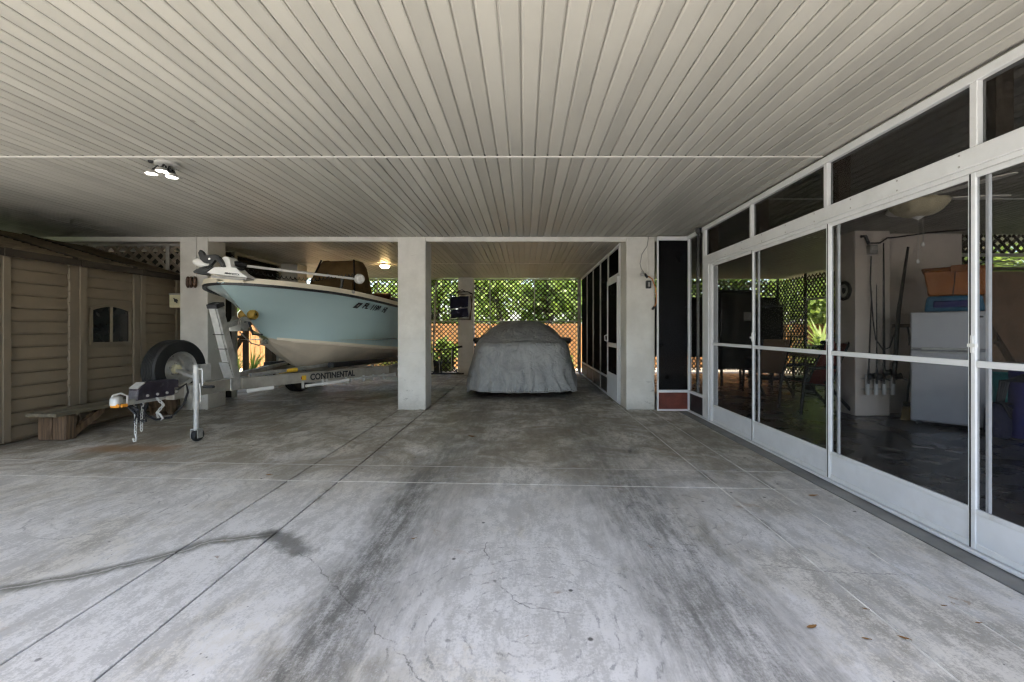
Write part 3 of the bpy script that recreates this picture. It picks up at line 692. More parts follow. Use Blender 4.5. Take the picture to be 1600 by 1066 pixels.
# ------------------------------------------------------------------ fence, trees, plants outside
fo = thing('wooden_fence', 'orange cedar board fence beyond the lattice and the boat', 'fence', (0, 14.2, 0))
me = {}
for k in range(190):
    x = -15 + k * .15; hh = 1.62 if x < -5.5 else 1.40
    if hh not in me:
        q = MB().prism([(0, 0, 0), (.138, 0, 0), (.138, 0, hh - .03), (.115, 0, hh), (.023, 0, hh), (0, 0, hh - .03)], (0, .02, 0)); me[hh] = q.mesh('picket'); me[hh].materials.append(M['fence'])
    link('picket', me[hh], None, fo, (x - 0, 14.2 - 14.2 + random.uniform(-.004, .004), -.06 + random.uniform(-.012, .008)))
for z in (.25, .75, 1.2): B(-15, 13.4, 14.225, 14.265, z, z + .09).build('rail', 'fence', fo)
def crown_mesh(c, rad, n, size, seed, clumps=20):
    rg = np.random.default_rng(seed)
    cc = rg.normal(size=(clumps, 3)); cc /= np.linalg.norm(cc, axis=1)[:, None]; cc *= (rg.random((clumps, 1)) ** .45) * np.array(rad) * .85
    k = rg.integers(0, clumps, n); spread = np.array(rad).mean() * .19 * (.6 + .9 * rg.random((clumps, 1)))[k]
    p = cc[k] + rg.normal(size=(n, 3)) * spread + np.array(c)
    a = rg.normal(size=(n, 3)); a[:, 2] -= .4; a /= np.linalg.norm(a, axis=1)[:, None]
    b = np.cross(a, rg.normal(size=(n, 3))); b /= np.linalg.norm(b, axis=1)[:, None]
    s = size * (.45 + 1.25 * rg.random((n, 1)) ** 2)
    v = np.stack([p, p + a * s * .5 + b * s * .28, p + a * s, p + a * s * .5 - b * s * .28], 1).reshape(-1, 3)
    f = np.arange(n * 4).reshape(-1, 4)
    m = bpy.data.meshes.new('crown'); m.from_pydata(v.tolist(), [], f.tolist()); return m
def tree(x, y, h, rad, n, mat, label, seed, size=.22, name='garden_tree'):
    o = thing(name, label, 'tree', (x, y, -.07), group='trees beyond the fence')
    random.seed(seed); top = h - rad[2] * .6
    pts = [(x, y, -.1), (x + random.uniform(-.1, .1), y, top * .4), (x + random.uniform(-.25, .25), y + .1, top * .75), (x, y, top)]
    m = MB().tube(pts, [.15, .12, .09, .04], 8)
    for k in range(5):
        a = random.uniform(0, 2 * PI); z0 = top * random.uniform(.45, .8); L = rad[0] * random.uniform(.5, .9)
        m.tube([(x, y, z0), (x + math.cos(a) * L * .5, y + math.sin(a) * L * .5, z0 + .35 * L), (x + math.cos(a) * L, y + math.sin(a) * L, z0 + .55 * L)], [.06, .04, .015], 6)
    m.build('trunk', 'bark', o, True)
    link('crown', crown_mesh((0, 0, h - rad[2] + .07), rad, n, size, seed), mat, o)
    return o
TL = [(-13, 18, 5.0, (2.2, 1.6, 2.0), 2400, 'leaf', 'broad green tree at far left beyond the fence'),
      (-9.3, 17, 4.0, (1.9, 1.2, 1.9), 2400, 'leaf2', 'dark green tree seen left of the boat beyond the fence'),
      (-6.0, 17.5, 4.6, (1.9, 1.2, 2.2), 2400, 'leaf3', 'lime green tree behind the boat console'),
      (-3.4, 16.8, 4.2, (1.7, 1.1, 1.9), 2400, 'leaf', 'mid green tree behind the lattice, left of the back column'),
      (-1.0, 17.6, 4.8, (1.8, 1.2, 2.3), 2600, 'leaf3', 'lime green tree behind the lattice over the covered car'),
      (.9, 16.6, 3.9, (1.5, 1.0, 1.7), 2400, 'leaf', 'mid green tree behind the middle lattice bay'),
      (2.6, 17.6, 4.8, (1.8, 1.2, 2.3), 2600, 'leaf2', 'dark green tree behind the right lattice bay'),
      (-2.2, 21, 6.5, (2.8, 1.6, 3.0), 2600, 'leaf2', 'tall dark tree farther back behind the lattice'),
      (2.2, 21.5, 6.5, (2.8, 1.6, 3.0), 2600, 'leaf', 'tall green tree farther back behind the right lattice'),
      (6.0, 18.5, 5.0, (2.2, 1.6, 2.2), 4500, 'leaf', 'green tree beyond the screen room back wall'),
      (11.5, 12.0, 4.8, (1.6, 2.2, 2.2), 4500, 'leaf3', 'lime green tree right of the screen room'),
      (11.8, 7.5, 4.8, (1.6, 2.2, 2.2), 4500, 'leaf', 'green tree beyond the right side lattice'),
      (9.8, 15.2, 4.6, (1.8, 1.6, 2.2), 5000, 'leaf3', 'lime green tree beyond the window of the screen room'),
      (12.5, 17.0, 5.2, (2.2, 1.6, 2.4), 5000, 'leaf', 'green tree behind the screen room window tree'),
      (8.3, 17.5, 5.2, (1.8, 1.6, 2.4), 5000, 'leaf2', 'dark green tree beyond the corner of the screen room'),
      (-13, 9.5, 5.0, (1.6, 2.2, 2.2), 4500, 'leaf2', 'dark tree left of the carport behind the shed'),
      (-13, 3.5, 5.0, (1.6, 2.2, 2.2), 4500, 'leaf', 'green tree left of the carport near the shed')]
for i, t in enumerate(TL): tree(*t, seed=50 + i)
def tuft(x, y, n, L, label, mat='leaf3', seed=1, z0=-.06, wd=.05, spread=.8, name='strap_leaf_plant'):
    o = thing(name, label, 'plant', (x, y, z0)); random.seed(seed); 
    for k in range(n):
        a = random.uniform(0, 2 * PI); l = L * random.uniform(.6, 1.1); sp = spread * random.uniform(.3, 1.0); pr = []
        m = MB(); vs = []; fs = []
        for i in range(6):
            t = i / 5; r = sp * l * t ** 1.5; z = l * (t - .45 * sp * t * t); ww = wd * (1 - t) ** .7 * .5 + .002
            c = Vector((x + math.cos(a) * r, y + math.sin(a) * r, z0 + z)); s = Vector((-math.sin(a), math.cos(a), 0)) * ww
            vs += [c - s, c + s + Vector((0, 0, 0))]
        fs = [(2 * i, 2 * i + 1, 2 * i + 3, 2 * i + 2) for i in range(5)]
        m.add(vs, fs).build('leaf', mat, o, True)
for i, (x, y, rr, nn, mt, lb) in enumerate(((-2.3, 13.3, .55, 900, 'leaf', 'rounded green bush behind the push cart lattice'), (-1.15, 13.5, .40, 600, 'leaf3', 'small lime bush just right of back column'),
        (.95, 13.4, .45, 700, 'leaf2', 'dark bush in front of fence right of the car'), (-3.6, 13.2, .7, 1100, 'leaf3', 'lime bush in front of fence behind the boat stern'))):
    o = thing('garden_bush', lb, 'bush', (x, y, -.06)); link('foliage', crown_mesh((0, 0, rr * .8), (rr, rr * .7, rr), nn, .16, 200 + i, 9), mt, o)
    MB().tube([(x, y, -.08), (x + .03, y, rr * .9)], [.03, .012], 6).build('stem', 'bark', o, True)
for i, (px, yy, L, lb) in enumerate(((358, 11.2, .75, 'strap leaf plant beyond the winch post'), (395, 11.6, .9, 'tall strap leaf plant against the fence by winch'),
        (410, 10.6, .55, 'low strap leaf plant under the boat stem'), (372, 12.6, .95, 'strap leaf plant at the foot of orange fence'))):
    tuft(at(px, 0, yy).x, yy, 26, L, lb, seed=i + 3)
tuft(8.3, 12.75, 26, 1.35, 'spiky lime green plant seen through the screen room window', seed=21, z0=.45, wd=.10, spread=1.0)
for i, (x, y, lb) in enumerate(((8.4, 12.9, 'clipped hedge below the screen room window'), (8.9, 8.4, 'clipped hedge right of the screen room'))):
    o = tag(link('hedge', crown_mesh((0, 0, .35), (.8, 1.2, .5), 3000, .16, 90 + i), 'leaf2', None, (x, y, 0)), lb, 'hedge')

# ------------------------------------------------------------------ shed
XS = -5.18
sh = thing('resin_shed', 'tan resin storage shed with dark ribbed roof on the left', 'shed', (XS, 5.2, 0))
YS0, YS1 = 3.62, 6.88
B(XS - 2.75, XS - .02, YS0 + .05, YS1 - .02, .01, 1.86).build('body', 'shed_trim', sh)
zt = 1.895
def pilaster(a, b):
    B(XS - .019, XS + .022, a, b, .02, zt).build('pilaster', 'shed_trim', sh, bevel=.008)
    B(XS + .0225, XS + .034, a + (b - a) * .52, b - .012, .02, zt).build('pilaster_rib', 'shed_trim', sh, bevel=.004)
for a, b in ((3.62, 3.80), (4.40, 4.575), (5.155, 5.37), (6.005, 6.195), (6.74, 6.88)): pilaster(a, b)
def boards(a, b, z0, z1, n):
    hh = (z1 - z0) / n
    q = MB().prism([(0, 0, 0), (.020, 0, .012), (.024, 0, .03), (.006, 0, hh - .002), (0, 0, hh - .002)], (0, b - a, 0)); m = q.mesh('siding_board'); m.materials.append(M['shed'])
    for k in range(n):
        o = link('siding_board', m, None, sh, None); o.location = WM[sh].inverted() @ Vector((XS - .012, a, z0 + k * hh))
boards(3.805, 4.395, .03, zt, 14); boards(4.58, 5.15, .03, zt, 14); boards(6.2, 6.735, .03, zt, 14)
boards(5.375, 6.0, .03, .93, 7); boards(5.375, 6.0, 1.52, zt, 3)
# small studs at panel edges
m = MB()
for zc in np.arange(.12, 1.85, .133): m.lathe([(.012, 0), (.010, .012), (.001, .014)], (XS + .02, 5.145, zc), 'x', 8)
m.build('clips', 'shed_trim', sh)
m = MB()
for zc in np.arange(.12, .93, .133): m.lathe([(.012, 0), (.010, .012), (.001, .014)], (XS + .02, 5.995, zc), 'x', 8)
m.build('clips', 'shed_trim', sh)
# arched window
wz0, wz1, wa, wb = .965, 1.47, 5.41, 5.975
B(XS - .015, XS - .005, 5.375, 6.0, .931, 1.519).build('window_panel', 'shed_trim', sh)
wf = MB()
def arch(ya, yb, z0, z1, rise, n=12): return [(ya, z0), (yb, z0)] + [(yb + (ya - yb) * k / n, z1 + rise * math.sin(PI * k / n)) for k in range(n + 1)]
op = arch(wa, wb, wz0, wz1 - .06, .05); ip = arch(wa + .03, wb - .03, wz0 + .03, wz1 - .085, .048)
n = len(op); vs = [(XS + .02, y, z) for y, z in op] + [(XS + .02, y, z) for y, z in ip] + [(XS - .004, y, z) for y, z in op] + [(XS - .004, y, z) for y, z in ip]
fs = []
for i in range(n):
    j = (i + 1) % n; fs += [(i, j, n + j, n + i), (i, 2 * n + i, 2 * n + j, j), (n + i, n + j, 3 * n + j, 3 * n + i)]
wfo = wf.add(vs, fs).build('window_frame', 'shed_trim', sh)
ym = (wa + wb) / 2
B(XS - .003, XS + .018, ym - .012, ym + .012, wz0 + .03, wz1 - .04).build('mullion', 'shed_trim', wfo)
for lo, hi in ((wa + .028, ym - .0125), (ym + .0125, wb - .028)):
    def az(y): return wz1 - .083 + .049 * math.sin(PI * (y - wa - .028) / (wb - wa - .056))
    tp = [lo + (hi - lo) * k / 6 for k in range(7)]
    MB().prism([(XS - .003, lo, wz0 + .028), (XS - .003, hi, wz0 + .028)] + [(XS - .003, y, az(y)) for y in reversed(tp)], (.006, 0, 0)).build('pane', 'shed_glass', wfo)
B(XS + .004, XS + .010, 5.60, 5.74, 1.655, 1.672).build('embossed_bar', 'shed_trim', sh, bevel=.002)
# roof: sloped deck with stepped courses and battens
slope = .30; xe = XS + .06; xr = XS - 1.42
def rz(x): return 1.905 + (xe - x) * slope
rf = MB().prism([(xe, YS0 - .08, rz(xe)), (xe, YS1 + .02, rz(xe)), (xr, YS1 + .02, rz(xr)), (xr, YS0 - .08, rz(xr))], (0, 0, .03)).build('roof', 'shed_roof', sh)
MB().prism([(xr, YS0 - .08, rz(xr)), (xr, YS1 + .02, rz(xr)), (XS - 2.8, YS1 + .02, 1.93), (XS - 2.8, YS0 - .08, 1.93)], (0, 0, .03)).build('roof', 'shed_roof', sh)
k = 0; x = xe - .015
while x > xr + .05:
    x2 = x - .055
    MB().prism([(x, YS0 - .07, rz(x) + .0305), (x - .004, YS0 - .07, rz(x) + .066), (x2, YS0 - .07, rz(x2) + .034), (x2, YS0 - .07, rz(x2) + .0305)], (0, YS1 - YS0 + .08, 0)).build('shingle_course', 'shed_course', rf)
    x = x2 - .042
for yy in (3.6, 4.40, 5.20, 6.0, 6.82):
    MB().bar((xe - .01, yy, rz(xe) + .055), (xr, yy, rz(xr) + .055), .055, .03).build('roof_batten', 'shed_trim' if yy > 6.7 else 'shed_roof', rf)
B(xe + .001, xe + .03, YS0 - .08, YS1 + .03, rz(xe) - .03, rz(xe) + .045).build('eave_trim', 'shed_roof', sh, bevel=.006)
for yy in (4.48, 5.26, 6.1): B(xe + .0305, xe + .04, yy - .03, yy + .03, rz(xe) - .035, rz(xe) + .05).build('eave_clip', 'shed_roof', sh)

# ------------------------------------------------------------------ bench by the shed
bn = thing('wooden_bench', 'low weathered wooden bench against the tan shed', 'bench', (-4.88, 5.45, 0))
B(-5.05, -4.895, 4.60, 6.34, .262, .298).build('seat_board', 'bench', bn, bevel=.004)
B(-4.888, -4.73, 4.59, 6.34, .262, .298).build('seat_board', 'bench', bn, bevel=.004)
for y0 in (4.70, 6.10):
    B(-5.035, -4.895, y0, y0 + .13, .002, .2615).build('leg', 'bench_leg', bn, bevel=.01)
    B(-4.885, -4.745, y0, y0 + .13, .002, .2615).build('leg', 'bench_leg', bn, bevel=.01)
MB().bar((-4.80, 4.84, .06), (-4.80, 5.16, .25), .05, .07).build('brace', 'bench_leg', bn)
MB().bar((-4.80, 6.09, .06), (-4.80, 5.78, .25), .05, .07).build('brace', 'bench_leg', bn)

# ------------------------------------------------------------------ trailer (local x = port side, y = aft, z up)
AX = -R(7)
tr = thing('boat_trailer', 'galvanised boat trailer with spare wheel and jack under the boat', 'trailer', (-3.59, 4.0, 0), AX)
L = dict(local=True)
MB().bar((0, .52, .515), (0, 1.75, .515), .10, .13).build('tongue', 'tongue', tr, bevel=.006, **L)
MB().bar((0, 1.25, .515), (0, 1.55, .515), .115, .145).build('tongue_sleeve', 'galv', tr, bevel=.006, **L)
for s in (1, -1):
    A_, B_ = Vector((s * .085, 1.38, .515)), Vector((s * 1.01, 3.35, .515))
    MB().bar(A_, B_, .06, .132).build('frame_rail', 'tongue', tr, bevel=.005, **L)
    MB().bar(B_ - Vector((0, .02, 0)), (s * 1.01, 5.3, .515), .06, .13).build('side_rail', 'tongue', tr, bevel=.005, **L)
    MB().bar((s * .5, 2.6, .64), (s * .62, 5.3, .58), .09, .07).build('bunk', 'black', tr, **L)
    MB().bar((s * .1, 1.5, .60), (s * .40, 2.9, .64), .05, .04).build('guide_bar', 'galv', tr, **L)
for y in (2.75, 3.8, 5.1):
    hw = .71 if y < 3 else .98
    MB().bar((-hw, y, .40), (hw, y, .40), .06, .06).build('cross_member', 'galv', tr, **L)
    for s in (1, -1): MB().bar((s * .55, y, .42), (s * .55, y, .56), .05, .05).build('bunk_bracket', 'galv', tr, **L)
# under-rail brake pipe, clamps, reflector, yellow chock and lettering on the near rail
A_, B_ = Vector((.085, 1.38, .515)), Vector((1.01, 3.35, .515)); d = (B_ - A_).normalized(); nr = Vector((d.y, -d.x, 0)); Lr = (B_ - A_).length
def rp(t, off, z): q = A_ + d * (t * Lr) + nr * (.03 + off); q.z = z; return q
MB().tube([rp(.02, .02, .425), rp(.16, .02, .433)], .022, 8).build('jack_sleeve', 'white', tr, True, **L)
MB().tube([rp(.36, .01, .405), rp(.55, .01, .412), rp(.66, .012, .425)], .020, 8).build('roller_tube', 'white', tr, True, **L)
MB().tube([rp(.70, .02, .43), rp(.96, .02, .44)], .019, 8).build('roller_tube', 'galv_pale', tr, True, **L)
for t in (.34, .47, .50, .64, .78, .86, .95): MB().bar(rp(t, .012, .38), rp(t, .012, .47), .03, .012, nr).build('clamp', 'galv_pale', tr, **L)
MB().bar(rp(.335, .006, .515), rp(.362, .006, .515), .008, .062).build('side_marker', 'yellow', tr, **L)
MB().bar(rp(.330, .008, .515), rp(.3345, .008, .515), .008, .03).build('reflector', 'red', tr, **L)
W_ = WM[tr]
def world(v): return W_ @ Vector(v)
put_text('lettering', 'CONTINENTAL', .112, .70, world(rp(.39, .0045, .478)), W_.to_3x3() @ d, (0, 0, 1), 'black', tr)
put_text('lettering', 'TRAILERS', .045, .20, world(rp(.86, .0045, .53)), W_.to_3x3() @ d, (0, 0, 1), 'grey', tr)
MB().tube([(.16, 1.95, .60), (.30, 2.12, .615)], .028, 10).build('keel_roller', 'yellow', tr, True, **L)
# axle, wheels, fenders
MB().tube([(-1.0, 4.35, .33), (1.0, 4.35, .33)], .035, 10).build('axle', 'galv', tr, True, **L)
def wheel(c, nrm, name, mat_rim='galv', r=.33, wdt=.21):
    prof = [(r * .60, -wdt * .46), (r * .80, -wdt * .50), (r * .95, -wdt * .46), (r * .995, -wdt * .36)]
    for k in range(-3, 4):
        h = k * wdt * .1
        prof += [(r, h - wdt * .035), (r, h + wdt * .035), (r * .958, h + wdt * .04), (r * .958, h + wdt * .06)]
    prof += [(r * .995, wdt * .36), (r * .95, wdt * .46), (r * .80, wdt * .50), (r * .60, wdt * .46)]
    t = MB().lathe(prof, c, nrm, 48).build(name, 'rubber', tr, True, local=True)
    q = [(r * .60, wdt * .46), (r * .57, wdt * .42), (r * .55, wdt * .30), (r * .52, wdt * .28), (r * .50, -wdt * .02), (r * .46, -wdt * .16), (r * .40, -wdt * .18), (r * .37, -wdt * .10), (r * .24, -wdt * .02), (r * .12, .0), (.001, .0)]
    MB().lathe(q, c, nrm, 32).build('rim', mat_rim, t, True, local=True)
    q = [(r * .16, .0), (r * .15, wdt * .22), (r * .10, wdt * .28), (.001, wdt * .28)]
    MB().lathe(q, c, nrm, 20).build('hub', 'boxcream', t, True, local=True)
    return t
for s in (1, -1):
    wheel((s * 1.16, 4.35, .335), (s, 0, 0), 'wheel')
    pts = []
    m = MB(); n = 14; vs = []
    for k in range(n + 1):
        a = PI * k / n; 
        for xx in (1.03, 1.30): vs.append((s * xx, 4.35 - math.cos(a) * .44, .36 + math.sin(a) * .42))
    m.add(vs, [(2 * k, 2 * k + 1, 2 * k + 3, 2 * k + 2) for k in range(n)]).build('fender', 'cream', tr, True, local=True)
    MB().bar((s * 1.0, 3.75, .50), (s * 1.28, 3.75, .50), .12, .03).build('fender_step', 'cream', tr, **L)
sw_ = wheel((-.43, 1.02, .71), (1, -.06, 0), 'spare_wheel', 'galv', .325, .19)
for k in range(5):
    a = 2 * PI * k / 5 + .3; MB().lathe([(.013, -.006), (.013, .014), (.001, .016)], (-.43, 1.02 + math.cos(a) * .062, .71 + math.sin(a) * .062), (1, -.06, 0), 6).build('lug_nut', 'chrome', sw_, local=True)
for k in range(8):
    a = 2 * PI * k / 8; MB().lathe([(.018, -.028), (.018, -.027), (.001, -.0265)], (-.43, 1.02 + math.cos(a) * .155, .71 + math.sin(a) * .155), (1, -.06, 0), 10).build('vent_hole', 'dark', sw_, local=True)
MB().bar((-.02, 1.02, .58), (-.40, 1.02, .70), .08, .03).build('spare_bracket', 'galv', tr, **L)
B(-.07, -.03, .90, 1.07, .56, .77).build('spare_plate', 'galv_pale', tr, bevel=.004, local=True)
# winch post leaning forward, cap, plate, winch, bow roller
p0, p1 = Vector((0, 1.36, .58)), Vector((0, 1.10, 1.40)); dd = (p1 - p0).normalized()
MB().bar(p0, p1, .11, .10, (0, 1, 0)).build('winch_post', 'galv', tr, bevel=.006, **L)
MB().bar(p1 - dd * .005, p1 + dd * .045, .125, .125, (0, 1, 0)).build('post_cap', 'black', tr, bevel=.006, **L)
MB().bar(p0 + Vector((-.01, -.06, .01)), p0 + dd * .20 + Vector((-.01, -.075, 0)), .12, .012, (0, 1, 0)).build('base_plate', 'galv_pale', tr, **L)
MB().bar(p0 + dd * .21 + Vector((0, -.062, 0)), p1 - dd * .02 + Vector((0, -.056, 0)), .075, .012, (0, 1, 0)).build('face_plate', 'galv_pale', tr, **L)
for t in (.42, .62): MB().bar(p0 + dd * (t * .86) + Vector((0, -.066, 0)), p0 + dd * (t * .86 + .008) + Vector((0, -.066, 0)), .13, .012, (0, 1, 0)).build('u_bolt', 'blackm', tr, **L)
MB().bar((0, 1.16, 1.18), (0, 1.60, 1.27), .07, .05).build('winch_arm', 'galv', tr, **L)
wq = MB().lathe([(.001, -.06), (.085, -.06), (.085, -.05), (.05, -.045), (.05, .045), (.085, .05), (.085, .06), (.001, .06)], (.0, 1.46, 1.22), 'x', 20).build('winch', 'galv', tr, True, **L)
B(-.075, .075, 1.38, 1.50, 1.13, 1.21).build('winch_frame', 'galv', wq, local=True)
MB().lathe([(.001, 0), (.065, 0), (.065, .012), (.001, .012)], (.078, 1.43, 1.22), 'x', 18).build('gear', 'galv', wq, local=True)
MB().tube([(.09, 1.43, 1.24), (.14, 1.43, 1.24), (.14, 1.50, 1.09), (.26, 1.50, 1.09)], .012, 6).build('crank', 'black', wq, True, **L)
for xx in (-.06, .06): MB().lathe([(.018, -.045), (.045, -.045), (.06, -.02), (.06, .02), (.045, .045), (.018, .045)], (xx, 1.60, 1.33), 'x', 18).build('bow_roller', 'ochre', tr, True, **L)
MB().bar((0, 1.50, 1.20), (0, 1.93, 1.02), .05, .012).build('winch_strap', 'strap', tr, **L)
MB().tube([(0, 1.90, 1.06), (0, 1.93, 1.00), (0, 1.97, 1.02)], .018, 8).build('strap_hook', 'galv', tr, True, **L)
MB().tube([(.03, 1.42, 1.12), (.04, 1.6, .98), (.03, 1.75, .95), (.02, 1.9, 1.03)], .007, 6).build('safety_chain', 'galv', tr, True, **L)
# jack
jx, jy = .137, .69
MB().tube([(jx, jy, .11), (jx, jy, .40)], .024, 14).build('jack_tube', 'galv_pale', tr, True, **L)
MB().tube([(jx, jy, .36), (jx, jy, .765)], .030, 14).build('jack_sleeve', 'galv_pale', tr, True, **L)
MB().tube([(jx, jy, .765), (jx, jy, .785)], .034, 14).build('jack_cap', 'galv', tr, True, **L)
MB().tube([(jx + .02, jy, .745), (jx + .065, jy, .745), (jx + .07, jy, .73), (jx + .07, jy, .58), (jx + .085, jy, .565)], .009, 6).build('crank', 'galv_pale', tr, True, **L)
MB().tube([(jx + .08, jy, .565), (jx + .20, jy, .565)], .014, 8).build('crank_grip', 'black', tr, True, **L)
MB().bar((.04, jy, .52), (jx - .02, jy, .52), .10, .12).build('jack_mount', 'galv', tr, **L)
MB().tube([(jx + .04, jy, .60), (jx + .05, jy, .45), (jx + .045, jy, .40)], .008, 6).build('lock_pin', 'galv', tr, True, **L)
for s in (-1, 1): B(jx + s * .036, jx + s * .042, jy - .03, jy + .035, .04, .125).build('caster_fork', 'galv', tr, local=True)
B(jx - .042, jx + .042, jy - .03, jy + .035, .1255, .135).build('caster_plate', 'galv', tr, local=True)
MB().lathe([(.001, -.03), (.04, -.03), (.058, -.024), (.065, -.01), (.065, .01), (.058, .024), (.04, .03), (.001, .03)], (jx, jy + .015, .066), 'x', 24).build('caster_wheel', 'rubber', tr, True, **L)
# coupler and surge brake housing
MB().prism([(-.05, .14, .50), (-.05, .58, .50), (-.05, .58, .645), (-.05, .52, .66), (-.05, .24, .66), (-.05, .15, .60)], (.10, 0, 0)).build('brake_housing', 'housing', tr, bevel=.008, **L)
MB().prism([(-.044, .155, .607), (.044, .155, .607), (.044, .228, .655), (-.044, .228, .655)], (0, -.008, .006)).build('data_plate', 'galv_pale', tr, **L)
for yy in (.24, .34, .44, .54): MB().lathe([(.012, 0), (.012, .010), (.001, .012)], (.05, yy, .535), 'x', 8).build('bolt', 'galv_pale', tr, **L)
MB().bar((0, .02, .495), (0, .45, .495), .075, .05).build('coupler_channel', 'galv', tr, bevel=.006, **L)
MB().lathe([(.048, -.04), (.048, 0), (.042, .025), (.025, .042), (.001, .048)], (0, .0, .525), 'z', 20).build('ball_socket', 'galv', tr, True, **L)
B(-.03, .055, -.035, -.012, .465, .498).build('coupler_lock', 'orange', tr, bevel=.008, local=True)
B(.045, .068, -.0118, .05, .465, .495).build('lock_body', 'orange', tr, bevel=.008, local=True)
MB().tube([(.057, .045, .48), (.060, .045, .56), (.045, .0, .59), (.0, -.03, .575), (-.025, -.03, .50)], .008, 8).build('lock_shackle', 'galv_pale', tr, True, **L)
def chain(pts, r, name, mat):
    m = MB()
    for i in range(len(pts) - 1):
        a, b = Vector(pts[i]), Vector(pts[i + 1]); n = max(1, int((b - a).length / .026)); dv = (b - a) / n; ln = dv.normalized()
        sd = ln.cross(Vector((1, 0, 0))).normalized() if abs(ln.x) < .9 else Vector((0, 1, 0)); s2 = ln.cross(sd)
        for k in range(n):
            c = a + dv * (k + .5); e = (sd if k % 2 else s2) * .010; q = dv * .62
            m.tube([c - q + e * .4, c - q * .5 + e, c + q * .5 + e, c + q - e * .0, c + q * .5 - e, c - q * .5 - e, c - q + e * .4], r, 5, False)
    m.build(name, mat, tr, True, local=True)
chain([(.01, .16, .47), (.03, .15, .33), (.03, .145, .20)], .004, 'safety_chain', 'galv_pale')
MB().tube([(.03, .145, .20), (.045, .14, .17), (.04, .14, .135), (.02, .14, .13), (.015, .14, .16)], .008, 6).build('chain_hook', 'galv_pale', tr, True, **L)
chain([(.05, .20, .47), (.055, .18, .36), (.055, .18, .22)], .004, 'safety_chain', 'galv_pale')
chain([(.055, .33, .50), (.10, .36, .43), (.085, .30, .36)], .006, 'safety_chain', 'galv_pale')
MB().tube([(.085, .30, .37), (.11, .31, .35), (.12, .33, .31), (.09, .34, .29), (.065, .33, .32), (.07, .32, .35)], .009, 6).build('chain_hook', 'galv_pale', tr, True, **L)
MB().tube([(.06, .55, .55), (.09, .62, .60), (.13, .60, .52), (.15, .52, .40), (.12, .42, .30), (.08, .30, .30), (.06, .22, .36), (.05, .2, .44)], .011, 8).build('wiring_loop', 'black', tr, True, **L)
MB().tube([(.0, .12, .46), (.06, .14, .42), (.03, .16, .34), (.07, .18, .30), (.02, .2, .35), (.06, .22, .42), (.03, .26, .46)], .012, 6).build('wiring_bundle', 'black', tr, True, **L)
for k in range(4):
    MB().tube([(.02 * k - .02, .10 + .03 * k, .47), (.07 - .02 * k, .12 + .03 * k, .38 - .02 * k), (.0 + .02 * k, .16 + .02 * k, .30), (.06, .20, .33 + .02 * k), (.02, .24, .45)], .008, 6).build('wiring_bundle', 'black', tr, True, **L)

# ------------------------------------------------------------------ boat (local x = port, y = aft from bow tip)
bt = thing('bay_boat', 'pale blue and cream fishing boat on the trailer', 'boat', (-3.45, 5.16, 0), AX)
def interp(tab, s):
    for (a, va), (b, vb) in zip(tab, tab[1:]):
        if s <= b:
            t = max(0, (s - a) / (b - a)); return va + (vb - va) * t
    return tab[-1][1]
def smooth_interp(tab, s):
    xs = [a for a, _ in tab]; ys_ = [b for _, b in tab]; n = len(xs)
    if s <= xs[0]: return ys_[0]
    if s >= xs[-1]: return ys_[-1]
    m = [0] * n
    for i in range(n):
        if i == 0: m[i] = (ys_[1] - ys_[0]) / (xs[1] - xs[0])
        elif i == n - 1: m[i] = (ys_[-1] - ys_[-2]) / (xs[-1] - xs[-2])
        else:
            d0 = (ys_[i] - ys_[i - 1]) / (xs[i] - xs[i - 1]); d1 = (ys_[i + 1] - ys_[i]) / (xs[i + 1] - xs[i]); m[i] = 0 if d0 * d1 <= 0 else 2 * d0 * d1 / (d0 + d1)
    for i in range(n - 1):
        if s <= xs[i + 1]:
            h = xs[i + 1] - xs[i]; t = (s - xs[i]) / h
            return (2 * t**3 - 3 * t**2 + 1) * ys_[i] + (t**3 - 2 * t**2 + t) * h * m[i] + (-2 * t**3 + 3 * t**2) * ys_[i + 1] + (t**3 - t**2) * h * m[i + 1]
sheer_b = [(0, .03), (.05, .20), (.2, .40), (.5, .625), (1, .865), (1.6, 1.03), (2.3, 1.12), (3, 1.13), (4.2, 1.04)]
sheer_z = [(0, 1.69), (1, 1.645), (2, 1.565), (3, 1.50), (4.2, 1.46)]
keel_z = [(0, 1.66), (.35, 1.36), (.75, 1.03), (1.15, .76), (1.57, .545), (2.2, .475), (4.2, .46)]
chine_b = [(0, 0), (.72, 0.0), (.95, .20), (1.4, .56), (2.0, .80), (3, .91), (4.2, .90)]
chine_z = [(0, 1.66), (.72, 1.05), (.95, 1.01), (1.4, .955), (2.3, .87), (3.4, .80), (4.2, .78)]
ST = [0, .02, .05, .1, .16, .24, .34, .45, .58, .72, .84, .96, 1.1, 1.25, 1.4, 1.6, 1.8, 2.0, 2.3, 2.6, 3, 3.5, 3.9, 4.2]
NT = 10; NBt = 7
def side_pt(s, t):      # t 0 chine/stem -> 1 sheer
    b1, z1 = smooth_interp(sheer_b, s), smooth_interp(sheer_z, s)
    k = smooth_interp(keel_z, s); b0 = smooth_interp(chine_b, s); z0 = max(k, smooth_interp(chine_z, s)) if s > .72 else k
    fl = max(0, 1 - s / 3.2)     # concave flare forward
    e = 1 + .75 * fl
    return (b0 + (b1 - b0) * t ** e, s, z0 + (z1 - z0) * t)
def bot_pt(s, t):       # t 0 keel -> 1 chine
    k = smooth_interp(keel_z, s); b0 = smooth_interp(chine_b, s); z0 = max(k, smooth_interp(chine_z, s)) if s > .72 else k
    bow = max(0, 1 - (s - .7) / 1.6)
    e = 1 - .25 * bow
    z = k + (z0 - k) * t ** (1.0 + .5 * bow)
    if .42 < t < .62: z -= .012
    return (b0 * t, s, z)
